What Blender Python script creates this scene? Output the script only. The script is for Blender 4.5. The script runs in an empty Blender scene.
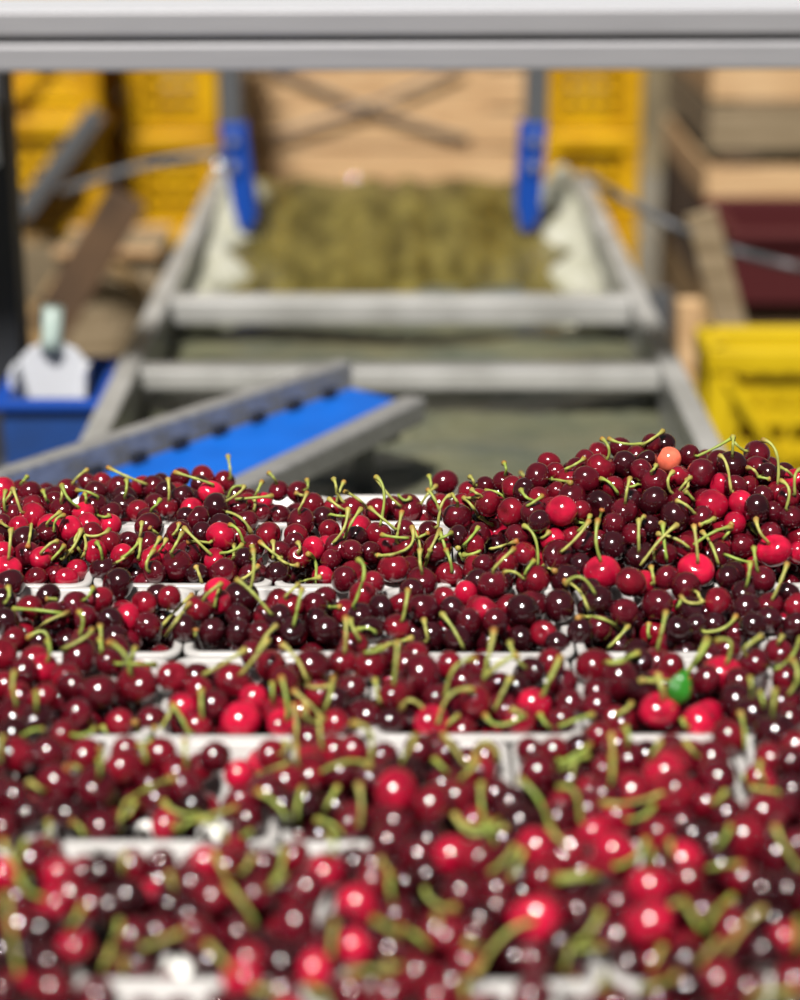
import bpy, math, random
import numpy as np
from mathutils import Vector, Matrix
random.seed(7)
rng = np.random.default_rng(11)
C = bpy.context.scene.collection

# ------------------------------------------------------------------ camera, light, exposure
FPX = 2000.0
PITCH = math.atan(700/2000.0)
CAM = np.array([0.0, 0.0, 1.61])
cs, sn = math.cos(PITCH), math.sin(PITCH)
FW = np.array([0, cs, -sn]); UP = np.array([0, sn, cs]); XX = np.array([1.0, 0, 0])
cd = bpy.data.cameras.new('camera'); cam = bpy.data.objects.new('camera', cd); C.objects.link(cam)
cam.location = CAM; cam.rotation_euler = (math.pi/2-PITCH, 0, 0)
cd.sensor_fit = 'VERTICAL'; cd.sensor_height = 36; cd.lens = FPX*36/1000
cd.clip_start = .05; cd.clip_end = 60
cd.dof.use_dof = True; cd.dof.focus_distance = 1.71; cd.dof.aperture_fstop = 2.5
bpy.context.scene.camera = cam

world = bpy.data.worlds.new('world'); bpy.context.scene.world = world; world.use_nodes = True
world.node_tree.nodes['Background'].inputs[0].default_value = (.80, .90, 1.0, 1)
world.node_tree.nodes['Background'].inputs[1].default_value = .11
sd = bpy.data.lights.new('sun', 'SUN'); sd.energy = 7.2; sd.angle = math.radians(8); sd.color = (1, .95, .91)
sun = bpy.data.objects.new('sun', sd); C.objects.link(sun)
SUNDIR = Vector((-.16, -.60, .86)).normalized()
sun.rotation_euler = SUNDIR.to_track_quat('Z', 'Y').to_euler(); sun.location = (-1, -2, 5)
vs = bpy.context.scene.view_settings
vs.view_transform = 'Standard'; vs.look = 'None'; vs.gamma = 1; vs.exposure = 0.0; vs.use_curve_mapping = False

# ------------------------------------------------------------------ helpers
def ray(u, v): return FW + (u-400)/FPX*XX + (500-v)/FPX*UP
def at_t(u, v, t): return CAM + ray(u, v)*t
def at_y(u, v, Y): r = ray(u, v); return CAM + r*(Y/r[1])
def at_z(u, v, z): r = ray(u, v); return CAM + r*((z-CAM[2])/r[2])
def proj(P):
    r = np.asarray(P)-CAM; t = r@FW
    return 400+FPX*(r@XX)/t, 500-FPX*(r@UP)/t, t

def mat(name, col, rough=.5, metal=0, noise=None, bump=None, stretch=(1, 1, 1), col2=None, spec=.5, coat=0):
    m = bpy.data.materials.new(name); m.use_nodes = True; nt = m.node_tree; b = nt.nodes['Principled BSDF']
    b.inputs['Base Color'].default_value = (*col, 1); b.inputs['Roughness'].default_value = rough
    b.inputs['Metallic'].default_value = metal; b.inputs['Specular IOR Level'].default_value = spec
    b.inputs['Coat Weight'].default_value = coat
    if noise or bump:
        g = nt.nodes.new('ShaderNodeNewGeometry'); mp = nt.nodes.new('ShaderNodeMapping'); mp.inputs['Scale'].default_value = stretch
        nt.links.new(g.outputs['Position'], mp.inputs[0])
    if noise:
        n = nt.nodes.new('ShaderNodeTexNoise'); n.inputs['Scale'].default_value = noise; n.inputs['Detail'].default_value = 5
        nt.links.new(mp.outputs[0], n.inputs['Vector'])
        r = nt.nodes.new('ShaderNodeValToRGB'); r.color_ramp.elements[0].position = .35; r.color_ramp.elements[1].position = .65
        c2 = col2 or tuple(c*.6 for c in col)
        r.color_ramp.elements[0].color = (*c2, 1); r.color_ramp.elements[1].color = (*col, 1)
        nt.links.new(n.outputs['Fac'], r.inputs[0]); nt.links.new(r.outputs[0], b.inputs['Base Color'])
    if bump:
        n2 = nt.nodes.new('ShaderNodeTexNoise'); n2.inputs['Scale'].default_value = bump[0]; n2.inputs['Detail'].default_value = 3
        nt.links.new(mp.outputs[0], n2.inputs['Vector'])
        bp = nt.nodes.new('ShaderNodeBump'); bp.inputs['Strength'].default_value = bump[1]; bp.inputs['Distance'].default_value = bump[2]
        nt.links.new(n2.outputs['Fac'], bp.inputs['Height']); nt.links.new(bp.outputs[0], b.inputs['Normal'])
    return m

def attr_mat(name, rough, coat=0, vary=.35, scale=55, spec=.5, sss=0):
    m = bpy.data.materials.new(name); m.use_nodes = True; nt = m.node_tree; b = nt.nodes['Principled BSDF']
    a = nt.nodes.new('ShaderNodeAttribute'); a.attribute_name = 'hue'
    g = nt.nodes.new('ShaderNodeNewGeometry')
    n = nt.nodes.new('ShaderNodeTexNoise'); n.inputs['Scale'].default_value = scale; n.inputs['Detail'].default_value = 3
    nt.links.new(g.outputs['Position'], n.inputs['Vector'])
    mr = nt.nodes.new('ShaderNodeMapRange'); mr.inputs[1].default_value = .3; mr.inputs[2].default_value = .7
    mr.inputs[3].default_value = 1-vary; mr.inputs[4].default_value = 1+vary
    nt.links.new(n.outputs['Fac'], mr.inputs[0])
    vm = nt.nodes.new('ShaderNodeVectorMath'); vm.operation = 'SCALE'
    nt.links.new(a.outputs['Color'], vm.inputs[0]); nt.links.new(mr.outputs[0], vm.inputs['Scale'])
    nt.links.new(vm.outputs[0], b.inputs['Base Color'])
    b.inputs['Roughness'].default_value = rough; b.inputs['Coat Weight'].default_value = coat
    b.inputs['Coat Roughness'].default_value = .06; b.inputs['Specular IOR Level'].default_value = spec
    if sss:
        b.inputs['Subsurface Weight'].default_value = sss; b.inputs['Subsurface Radius'].default_value = (1, .15, .1)
        b.inputs['Subsurface Scale'].default_value = .004
    return m

class MB:
    """collects geometry, builds one mesh object"""
    def __init__(s): s.v = []; s.f = []
    def add(s, vs_, fs):
        o = len(s.v); s.v += [tuple(map(float, p)) for p in vs_]; s.f += [tuple(i+o for i in f) for f in fs]; return s
    def box(s, c, size, M=None):
        x, y, z = size[0]/2, size[1]/2, size[2]/2
        P = [Vector((a*x, b*y, d*z)) for a in (-1, 1) for b in (-1, 1) for d in (-1, 1)]
        if M: P = [M@p for p in P]
        P = [p+Vector(c) for p in P]
        return s.add(P, [(0, 1, 3, 2), (4, 6, 7, 5), (0, 4, 5, 1), (2, 3, 7, 6), (0, 2, 6, 4), (1, 5, 7, 3)])
    def bar(s, a, b, w, h, up=(0, 0, 1)):
        a, b = Vector(a), Vector(b); d = b-a; L = d.length; d.normalize()
        sd_ = d.cross(Vector(up)).normalized(); uu = sd_.cross(d).normalized()
        M = Matrix((sd_, d, uu)).transposed()
        return s.box((a+b)/2, (w, L, h), M)
    def tube(s, pts, rad, n=8, caps=True):
        pts = [Vector(p) for p in pts]
        if not hasattr(rad, '__len__'): rad = [rad]*len(pts)
        V = []; ref = Vector((.3, .2, 1)).normalized()
        for i, p in enumerate(pts):
            d = (pts[min(i+1, len(pts)-1)]-pts[max(i-1, 0)]).normalized()
            a = d.cross(ref)
            if a.length < 1e-3: a = d.cross(Vector((1, 0, 0)))
            a.normalize(); b = d.cross(a)
            for k in range(n):
                t = 2*math.pi*k/n; V.append(p+rad[i]*(a*math.cos(t)+b*math.sin(t)))
        F = [(i*n+k, i*n+(k+1) % n, (i+1)*n+(k+1) % n, (i+1)*n+k) for i in range(len(pts)-1) for k in range(n)]
        if caps: F += [tuple(range(n))[::-1], tuple((len(pts)-1)*n+k for k in range(n))]
        return s.add(V, F)
    def prism(s, poly, depthvec):
        n = len(poly); P = [Vector(p) for p in poly]; Q = [p+Vector(depthvec) for p in P]
        return s.add(P+Q, [tuple(range(n)), tuple(range(2*n-1, n-1, -1))]+[(i, i+n, (i+1) % n+n, (i+1) % n) for i in range(n)])
    def build(s, name, m, parent=None, bevel=0, smooth=False, origin=None):
        me = bpy.data.meshes.new(name)
        o0 = Vector(origin) if origin is not None else None
        if o0 is None and parent is not None: o0 = Vector(parent.location)
        if o0 is None: o0 = Vector((0, 0, 0))
        me.from_pydata([tuple(Vector(p)-o0) for p in s.v], [], s.f); me.materials.append(m)
        import bmesh
        bm = bmesh.new(); bm.from_mesh(me); bmesh.ops.recalc_face_normals(bm, faces=bm.faces); bm.to_mesh(me); bm.free()
        if smooth: me.shade_smooth()
        o = bpy.data.objects.new(name, me); C.objects.link(o)
        if parent is not None: o.parent = parent
        else: o.location = o0
        if bevel:
            b = o.modifiers.new('bevel', 'BEVEL'); b.width = bevel; b.segments = 2; b.limit_method = 'ANGLE'
        return o

def tag(o, label, cat=None, group=None, kind=None):
    o['label'] = label
    if cat: o['category'] = cat
    if group: o['group'] = group
    if kind: o['kind'] = kind
    return o
def empty(name, loc, label, cat, group=None):
    o = bpy.data.objects.new(name, None); C.objects.link(o); o.location = tuple(map(float, loc)); o.empty_display_size = .05
    return tag(o, label, cat, group)
def struct(o): o['kind'] = 'structure'; return o

# ------------------------------------------------------------------ materials
M = dict(
 plastic=mat('white_plastic', (.44, .43, .41), .32, bump=(30, .15, .002)),
 steel=mat('brushed_steel', (.34, .34, .33), .38, .35, noise=12, stretch=(1, 8, 8), col2=(.24, .24, .23)),
 alu=mat('aluminium', (.34, .34, .35), .5, .3, noise=8, stretch=(1, 20, 20), col2=(.31, .31, .32)),
 aludark=mat('aluminium_groove', (.10, .10, .10), .6, .3),
 post=mat('painted_grey_steel', (.10, .105, .11), .5, .3),
 rail=mat('pale_steel_rail', (.42, .42, .40), .4, .2, noise=9, col2=(.30, .30, .28)),
 dark=mat('dark_steel', (.02, .022, .025), .6),
 blue=mat('blue_plastic', (.003, .05, .30), .5, spec=.3),
 belt=mat('blue_belt', (.004, .11, .50), .5, noise=9, col2=(.003, .08, .38), spec=.3),
 navy=mat('blue_tub_plastic', (.008, .06, .27), .4, noise=6, col2=(.012, .04, .14)),
 yellow=mat('yellow_plastic', (.58, .33, .004), .45, noise=7, col2=(.40, .20, .002), spec=.3),
 yellowb=mat('yellow_crate_plastic', (.56, .40, .006), .45, noise=5, col2=(.46, .32, .004), spec=.3),
 wood=mat('pale_wood', (.56, .38, .20), .75, noise=5, stretch=(1, 6, 9), col2=(.40, .24, .11)),
 wood2=mat('weathered_wood', (.34, .22, .09), .8, noise=5, stretch=(1, 6, 9), col2=(.16, .10, .04)),
 greyer=mat('weathered_pale_wood', (.26, .20, .12), .85, noise=5, stretch=(1, 6, 9), col2=(.14, .10, .05)),
 greywood=mat('grey_wood', (.15, .115, .065), .85, noise=5, stretch=(1, 6, 9), col2=(.12, .09, .05)),
 brown=mat('dark_brown_wood', (.10, .055, .025), .85, noise=6, col2=(.05, .028, .014)),
 white=mat('white_scoop_plastic', (.55, .57, .60), .35),
 pale=mat('clear_green_plastic', (.48, .60, .54), .3),
 concrete=mat('concrete', (.16, .145, .11), .85, noise=4, col2=(.09, .08, .06)),
 wall=mat('shed_wall', (.20, .16, .09), .9, noise=2, col2=(.10, .08, .045)),
 water=mat('tank_water', (.13, .13, .075), .28, 0, noise=7, stretch=(1, 1.6, 1), col2=(.075, .085, .06), bump=(26, .4, .02)),
 fall=mat('falling_water', (.17, .14, .032), .2, 0, noise=10, stretch=(2.6, .6, .6), col2=(.042, .033, .003), bump=(30, .6, .02)),
 foam=mat('foam', (.46, .46, .38), .5, noise=14, col2=(.36, .36, .26), bump=(40, .6, .02)),
 maroon=mat('dark_red_plastic', (.06, .010, .011), .6, spec=.2),
 rubber=mat('black_rubber', (.02, .02, .02), .6),
 belt2=mat('grey_conveyor', (.10, .10, .10), .6, noise=10),
 leaf=mat('leaf', (.02, .17, .010), .35, noise=60, col2=(.012, .10, .006)),
 paper=mat('white_paper', (.85, .85, .80), .8),
)
cherry_m = attr_mat('cherry_skin', .14, .45, .42, 70, .8)
stem_m = attr_mat('cherry_stem', .5, 0, .25, 130, .4)

# ================================================================== setting
RIM = 1.0
b = MB(); b.box((0, 4, -.05), (14, 12, .1)); struct(b.build('floor', M['concrete']))
b = MB(); b.box((0, 9.2, 1.8), (14, .15, 3.8)); struct(b.build('wall_back', M['wall']))

# ------------------------------------------------------------------ flume with water
WZ = .75
fl = empty('washing_flume', (0, 3.7, 0), 'long stainless steel water flume running back behind the cherries', 'water tank')
YN, YF = 2.25, 4.52
WZ = .725
b = MB()
for sx in (-1, 1):
    b.box((sx*.400, (YN+YF)/2, .57), (.010, YF-YN, .44))
b.box((0, (YN+YF)/2, .36), (.8, YF-YN, .012)); b.box((0, YN, .57), (.8, .012, .43)); b.box((0, YF, .55), (.8, .012, .38))
b.build('tank_shell', M['steel'], fl)
for sx in (-1, 1):
    b = MB(); b.box((sx*.408, (YN+YF)/2, .80), (.034, YF-YN, .022)); b.box((sx*.421, (YN+YF)/2, .775), (.008, YF-YN, .07))
    o = b.build('rim_rail', M['rail'], fl, .004)
for sx in (-1, 1):
    for yy in (2.5, 3.5, 4.4):
        b = MB(); b.box((sx*.37, yy, .18), (.06, .06, .36)); b.box((sx*.37, yy, .01), (.11, .11, .02)); b.build('leg', M['steel'], fl, .003)
b = MB(); n = 60
nx, ny = 40, 110
for j in range(ny+1):
    for i in range(nx+1):
        x = -.394+.788*i/nx; y = YN+.01+(YF-YN-.02)*j/ny
        b.v.append((x, y, WZ+.006*math.sin(13*x+5*y)+.005*math.sin(31*y-9*x)+random.uniform(-.003, .003)))
for j in range(ny):
    for i in range(nx): a = j*(nx+1)+i; b.f.append((a, a+1, a+nx+2, a+nx+1))
b.build('water', M['water'], fl, smooth=True)
# cross bars
for (vv, hh, zz, t) in ((309, .045, .785, 0), (376, .034, .785, 1)):
    p = at_z(400, vv, zz)
    b = MB(); b.box((0, p[1], zz), (.79, .05, hh)); b.box((0, p[1]+.035, zz-.01), (.79, .02, hh*.6))
    o = b.build('cross_bar', M['rail'], fl, .006)
# cascade at the far end: water spilling over a chute into the tank
prof = [(4.50, .800), (4.40, .798), (4.28, .79), (4.16, .775), (4.02, .765), (3.88, .752), (3.76, .74), (3.66, .718)]
b = MB(); nx = 80
for (y, z) in prof:
    for i in range(nx+1):
        x = -.36+.72*i/nx; b.v.append((x, y+random.uniform(-.006, .006), z+.006*math.sin(55*x+1.3*math.sin(20*x))+random.uniform(-.002, .002)))
for j in range(len(prof)-1):
    for i in range(nx): a = j*(nx+1)+i; b.f.append((a, a+nx+1, a+nx+2, a+1))
b.build('falling_water', M['fall'], fl, smooth=True)
b = MB(); b.prism([(-.36, 4.50, .78), (-.36, 3.72, .70), (-.36, 3.72, .60), (-.36, 4.50, .60)], (.72, 0, 0)); b.build('chute', M['steel'], fl)
for sx in (-1, 1):   # churned foam along both sides
    b = MB(); n = 30; w = 10
    for j in range(n+1):
        for i in range(w+1):
            y = 3.45+1.05*j/n; x = sx*(.392-(.085+.03*math.sin(j*.8))*i/w)
            z = .735+max(0, (y-3.75))*.10+.026*math.sin(math.pi*i/w)+random.uniform(-.003, .003)-.03*(i == w)
            b.v.append((x, y, z))
    for j in range(n):
        for i in range(w): a = j*(w+1)+i; b.f.append((a, a+1, a+w+2, a+w+1))
    b.build('foam', M['foam'], fl, smooth=True)

# hanging posts with blue brackets either side of the cascade
for sx, us, side in ((-1, (219, 243), 'left'), (1, (524, 548), 'right')):
    Y = 4.05
    p = at_y((us[0]+us[1])/2, 118, Y)
    t = empty('bracket_post', (p[0], Y, p[2]), 'dark grey post with blue plastic guide at the %s edge of the falling water' % side, 'post', 'blue tipped posts by the falling water')
    b = MB(); b.box((p[0], Y, p[2]+.19), (.045, .045, .42)); b.build('post', M['post'], t, .004)
    lo = at_y(246 if sx < 0 else 526, 228, Y); hi = at_y(234 if sx < 0 else 533, 122, Y)
    w = .027
    b = MB(); b.prism([(hi[0]-w, Y-.04, hi[2]), (hi[0]+w, Y-.04, hi[2]), (lo[0]+w*.95, Y-.04, lo[2]+.03), (lo[0]+.008, Y-.04, lo[2]), (lo[0]-.012, Y-.04, lo[2]), (lo[0]-w*.9, Y-.04, lo[2]+.05)], (0, .08, 0))
    b.build('blue_guide', M['blue'], t, .005)
    b = MB()
    for k in range(2): b.tube([(hi[0], Y-.055, hi[2]-.03-.05*k), (hi[0], Y-.03, hi[2]-.03-.05*k)], .009, 8)
    b.build('bolts', M['steel'], t)

# ------------------------------------------------------------------ wooden bins
def wooden_bin(x0, x1, Y, z0, hs, depth, label, mats, group=None, nm='wooden_bin', rh=.095):
    t = empty(nm, ((x0+x1)/2, Y, z0), label, 'crate', group)
    z = z0
    for k, h in enumerate(hs):
        b = MB(); g = .012
        b.box(((x0+x1)/2, Y+.012, z+h/2), (x1-x0, .022, h-g)); b.box(((x0+x1)/2, Y+depth-.012, z+h/2), (x1-x0, .022, h-g))
        for sx in (x0+.012, x1-.012): b.box((sx, Y+depth/2, z+h/2), (.022, depth-.05, h-g))
        b.build('board', mats[k % len(mats)], t, .003)
        z += h
    for sx in (x0+.05, x1-.05):
        for yy in (Y+.05, Y+depth-.05):
            b = MB(); b.box((sx, yy, (z0+z)/2), (.05, .05, z-z0)); b.build('corner_post', M['brown'], t)
    b = MB(); b.box(((x0+x1)/2, Y+depth/2, z0+.02), (x1-x0-.06, depth-.06, .03)); b.build('base_board', M['brown'], t)
    for sx in (x0+.08, (x0+x1)/2, x1-.08):
        b = MB(); b.box((sx, Y+depth/2, z0-rh/2-.001), (.09, depth, rh)); b.build('runner', M['brown'], t)
    return t
pale_bin = wooden_bin(-.47, .37, 6.0, .50, (.125, .115, .12, .13), .9, 'pale wooden plank bin raised behind the falling water between the blue brackets', [M['wood']])
b = MB(); b.box((-.05, 6.45, .20), (.8, .8, .38)); o = b.build('bin_stand', M['dark']); tag(o, 'dark steel stand under the pale wooden bin behind the falling water', 'stand')
# right hand stack
R0 = .80
wooden_bin(R0, R0+1.2, 5.2, .10, (.27, .24, .104), .9, 'brown and tan wooden bin, lower of the two stacked at right', [M['wood2'], M['brown'], M['wood']], 'stacked wooden bins on the right')
wooden_bin(R0, R0+1.2, 5.2, .742, (.132, .16, .14), .9, 'weathered tan wooden bin, upper of the two stacked at right, half hidden by the beam', [M['greyer'], M['wood'], M['wood']], 'stacked wooden bins on the right', rh=.024)
# left, behind the scoop
wooden_bin(-1.35, -.75, 5.0, .10, (.15, .15, .148), .9, 'dim weathered wooden bin on the floor on the left, below the yellow crates', [M['greywood'], M['wood2']])

# ------------------------------------------------------------------ yellow crates
def yellow_crate(cx, cy, z0, w, d, h, label, group=None, m=None, brace=True, slats=5, rot=0):
    m = m or M['yellow']
    t = empty('yellow_crate', (cx, cy, z0), label, 'crate', group); t.rotation_euler.z = 0
    Rm = Matrix.Rotation(rot, 3, 'Z')
    def P(x, y, z): q = Rm@Vector((x, y, 0)); return (cx+q.x, cy+q.y, z0+z)
    th = .035
    b = MB()
    for sy in (-1, 1): b.box(P(0, sy*(d/2-.012), h-.02), (w, .04, .045), Rm)
    for sx in (-1, 1): b.box(P(sx*(w/2-.012), 0, h-.02), (.04, d, .045), Rm)
    b.build('top_rim', m, t, .006)
    for sx in (-1, 1):
        for sy in (-1, 1):
            b = MB(); b.box(P(sx*(w/2-.02), sy*(d/2-.02), h/2), (.045, .045, h-.01), Rm); b.build('corner_post', m, t, .005)
    b = MB(); b.box(P(0, 0, .015), (w-.03, d-.03, .025), Rm); b.build('base', m, t)
    for k, (nx_, ny_, L) in enumerate(((0, -1, w), (0, 1, w), (-1, 0, d), (1, 0, d))):
        b = MB()
        for j in range(slats):
            z = .05+(h-.12)*j/(slats-1)
            if nx_ == 0: b.box(P(0, ny_*(d/2-.022), z), (L-.06, .012, (h-.1)/slats*.62), Rm)
            else: b.box(P(nx_*(w/2-.022), 0, z), (.012, L-.06, (h-.1)/slats*.62), Rm)
        nv = max(3, int(L/.05))
        for j in range(nv):
            x = -L/2+.05+(L-.1)*j/(nv-1)
            if nx_ == 0: b.box(P(x, ny_*(d/2-.022), h/2), (.010, .018, h-.06), Rm)
            else: b.box(P(nx_*(w/2-.022), x, h/2), (.018, .010, h-.06), Rm)
        b.build('lattice_side', m, t)
        if brace and k < 2:
            b = MB(); b.bar(P(-w/2+.03, ny_*(d/2-.004), h-.05), P(0, ny_*(d/2-.004), .04), .02, .035, (0, 1, 0))
            b.bar(P(w/2-.03, ny_*(d/2-.004), h-.05), P(0, ny_*(d/2-.004), .04), .02, .035, (0, 1, 0))
            b.build('diagonal_brace', m, t, .003)
    return t
def y_floor_stack(x0, x1, Y, top, n, d, where, grp):
    h = top/n; names = {0: 'lowest', n-1: 'topmost'}
    for k in range(n):
        q = names.get(k, ('second', 'third', 'fourth', 'fifth')[k-1]+' from the floor')
        yellow_crate((x0+x1)/2, Y+d/2, k*h+.001, x1-x0, d, h-.004, 'yellow plastic crate, %s in the stack %s' % (q, where), grp, brace=False, slats=4)
# stack right behind flume (u 550-655)
pL = at_y(552, 100, 5.0)[0]; pR = at_y(656, 100, 5.0)[0]
y_floor_stack(pL, pR, 5.6-.3, 1.30, 5, .4, 'right of the pale wooden bin', 'yellow crates stacked on the right')
pL = at_y(124, 100, 5.3)[0]; pR = at_y(216, 100, 5.3)[0]
y_floor_stack(pL, pR, 5.3, 1.30, 5, .4, 'left of the pale wooden bin', 'yellow crates stacked beside the flume')
# far-left crates on top of wooden bin
yellow_crate(-.965, 5.28, .552, .42, .42, .30, 'yellow crate on the left standing on the weathered wooden bin', 'yellow crates at far left', brace=True)
yellow_crate(-.965, 5.28, .856, .42, .42, .30, 'yellow crate at far left, stacked on another yellow crate', 'yellow crates at far left', brace=True)
b = MB(); b.bar(at_y(97, 112, 5.03), at_y(22, 214, 5.03), .05, .05); o = b.build('diagonal_bar', M['post'], bevel=.004)
tag(o, 'grey metal bar slanting across the yellow crates at far left', 'bar')
# front right crate
yx = at_y(706, 350, 3.40)
yellow_crate(yx[0]+.18, 3.40+.08, yx[2]-.30, .34, .16, .30, 'yellow plastic crate with a diagonal brace at right, just behind the cherry heap', None, M['yellowb'], True, 4)
b = MB(); cx, cy, cz = yx[0]+.18, 3.48, yx[2]-.305
t = empty('crate_stand', (cx, cy, 0), 'low wooden stand under the braced yellow crate on the right', 'stand')
b.box((cx, cy, cz-.02), (.38, .24, .035)); b.build('top_board', M['greywood'], t)
for sx in (-1, 1):
    for sy in (-1, 1):
        b = MB(); b.box((cx+sx*.16, cy+sy*.09, (cz-.04)/2), (.05, .05, cz-.04)); b.build('leg', M['greywood'], t)

# right side odds: white slanted board, dark red tub, tan stick, cable
p0, p1 = at_y(700, 212, 3.72), at_y(732, 330, 3.72)
b = MB(); b.bar(p0+(p1-p0)*(p0[2]/(p0[2]-p1[2])), p0, .06, .025, (0, 1, 0)); 
o = b.build('leaning_board', M['greyer'], bevel=.004); tag(o, 'pale board leaning upright behind the braced yellow crate on the right', 'board')
p0 = at_y(800, 275, 4.2)
t = empty('dark_red_tub', (p0[0], 4.4, p0[2]-.10), 'dark red plastic tub in front of the stacked wooden bins at far right', 'tub')
b = MB(); X, Z = p0[0]+.03, p0[2]
for (cc, ss) in (((X, 4.25, Z), (.34, .02, .15)), ((X, 4.60, Z), (.34, .02, .15)), ((X-.16, 4.42, Z), (.02, .34, .15)), ((X+.16, 4.42, Z), (.02, .34, .15)), ((X, 4.42, Z-.07), (.32, .34, .02))): b.box(cc, ss)
b.build('body', M['maroon'], t, .004)
b = MB()
for sy in (4.24, 4.61): b.box((X, sy, Z+.075), (.37, .04, .025))
for sx in (-.17, .17): b.box((X+sx, 4.425, Z+.075), (.03, .36, .025))
b.build('lip', M['maroon'], t, .004)
b = MB(); b.box((X, 4.425, (Z-.09)/2), (.30, .30, Z-.09)); o = b.build('wooden_block', M['brown'], bevel=.004); tag(o, 'brown wooden block under the dark red tub at far right', 'block')
p0 = at_y(689, 300, 3.7); p1 = at_y(694, 420, 3.7)
b = MB(); b.bar((p1[0], 3.7, 0), p0, .045, .045, (0, 1, 0)); o = b.build('wooden_stake', M['wood'], bevel=.003); tag(o, 'tan wooden stake standing between the flume and the braced yellow crate', 'stake')
p0 = at_y(663, 300, 3.9)
b = MB(); b.box((p0[0], 3.98, p0[2]/2), (.05, .05, p0[2])); o = b.build('steel_stake', M['post']); tag(o, 'dark grey upright beside the right wall of the flume', 'post')
cab = [at_y(590+220*k/12, 178+92*k/12+14*math.sin(math.pi*k/12), 3.75+.06*math.sin(k)) for k in range(13)]
b = MB(); b.tube(cab, .008, 8); tag(b.build('grey_cable', M['post'], smooth=True), 'grey cable sagging across the wooden bins on the right', 'cable')
for k, (a, c_, side) in enumerate((((268, 66), (470, 140), 'falling to the right'), ((462, 66), (262, 138), 'falling to the left'))):
    pts = [at_y(a[0]+(c_[0]-a[0])*j/10, a[1]+(c_[1]-a[1])*j/10+6*math.sin(math.pi*j/10), 5.985-.012*k) for j in range(11)]
    b = MB(); b.tube(pts, .007, 6); tag(b.build('thin_wire', M['post'], smooth=True), 'thin dark wire crossing the pale wooden bin, %s' % side, 'wire', 'wires crossing the wooden bin')
pts = [at_y(60+170*j/10, 192-36*math.sin(j/10*1.5)-.3*j, 4.3) for j in range(11)]
b = MB(); b.tube(pts, .01, 6); tag(b.build('hose', M['post'], smooth=True), 'dark hose draped in front of the yellow crates on the left', 'hose')

# ------------------------------------------------------------------ left side: tub, scoop, posts
TY = 2.78
q = at_y(62, 402, TY)
tz = q[2]-.11
ax0, ax1 = at_y(2, 402, TY)[0], at_y(98, 402, TY)[0]
t = empty('blue_tub', ((ax0+ax1)/2, TY+.11, tz), 'dark blue plastic tub at left, holding the white scoop', 'tub')
w = ax1-ax0; X = (ax0+ax1)/2
b = MB()
for (cc, ss) in (((X, TY, tz+.055), (w, .012, .10)), ((X, TY+.22, tz+.055), (w, .012, .10)), ((ax0+.006, TY+.11, tz+.055), (.012, .22, .10)), ((ax1-.006, TY+.11, tz+.055), (.012, .22, .10)), ((X, TY+.11, tz+.008), (w, .22, .014))): b.box(cc, ss)
b.build('body', M['navy'], t, .003)
b = MB()
for sy in (TY-.006, TY+.226): b.box((X, sy, tz+.108), (w+.03, .024, .014))
for sx in (ax0-.004, ax1+.004): b.box((sx, TY+.11, tz+.108), (.024, .22, .014))
b.build('lip', M['blue'], t, .003)
b = MB()
b.box((X, TY+.11, tz-.02), (w+.04, .27, .03)); 
ts = empty('side_table', (X, TY+.11, 0), 'grey steel side table under the dark blue tub', 'table')
b.build('table_top', M['post'], ts)
for sx in (-1, 1):
    for sy in (-1, 1):
        b = MB(); b.box((X+sx*w/2*.9, TY+.11+sy*.1, (tz-.036)/2), (.03, .03, tz-.036)); b.build('leg', M['post'], ts)
# scoop: blade with rounded shoulders and a handle
SY = TY+.10
t = empty('white_scoop', (X, SY, tz+.02), 'white plastic scoop standing handle up in the dark blue tub', 'scoop')
outl = [(17, 420), (17, 375), (20, 358), (30, 348), (42, 344), (62, 344), (76, 350), (86, 362), (88, 380), (88, 420)]
poly = [at_y(u, v, SY) for u, v in outl]
b = MB(); b.prism(poly, (0, .012, 0)); b.build('blade', M['white'], t, .003)
for (u, dx) in ((17, -.004), (88, .004)):
    b = MB(); a0, a1 = at_y(u, 420, SY), at_y(u, 362, SY); b.bar((a0[0], SY-.02, a0[2]), (a1[0], SY-.02, a1[2]), .008, .05, (0, 1, 0)); b.build('side_wall', M['white'], t, .002)
h0, h1, h2 = at_y(52, 350, SY), at_y(52, 335, SY), at_y(53, 306, SY)
b = MB(); b.tube([h0, h1, h2], [.018, .015, .016], 12); b.build('handle', M['pale'], t, smooth=True)
# dark post far left & pale post
p = at_y(6, 300, 2.9)
b = MB(); b.box((p[0]-.035, 2.95, .67), (.10, .08, 1.34)); tag(b.build('dark_column', M['dark'], bevel=.004), 'near black steel column at the left edge behind the cherries', 'column')
p = at_y(2, 225, 2.84)
b = MB(); b.tube([(p[0]-.022, 2.84, 1.12), (p[0]-.022, 2.84, 1.265)], [.026, .026], 14); o = b.build('body', M['white'], None, smooth=True)
o.name = 'white_canister'; tag(o, 'white canister hung on the dark column at the left edge', 'canister')
for i, (uv, rad) in enumerate((((100, 355), .11), )):
    c0 = at_y(98, 330, 4.5); rad = .13; pts = [(c0[0]+rad*math.cos(a), 4.492+.004*math.sin(3*a), c0[2]+rad*1.2*math.sin(a)) for a in [math.pi*k/12 for k in range(2, 24)]]
    b = MB(); b.tube(pts, .016, 8); tag(b.build('coiled_hose', M['wood2'], smooth=True), 'tan hose loop resting against the block left of the flume, behind the white scoop', 'hose')
p = at_y(72, 290, 4.0)
b = MB(); b.bar(at_y(128, 196, 4.3), at_y(48, 330, 4.3), .09, .05, (0, 1, 0)); tag(b.build('brown_plank', M['brown'], bevel=.004), 'dark brown plank slanting behind the white scoop', 'plank')
p = at_y(105, 260, 4.5); 
t = empty('cardboard_box', (p[0], 4.7, p[2]-.33), 'tan box on a block left of the flume, below the hose', 'box')
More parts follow.
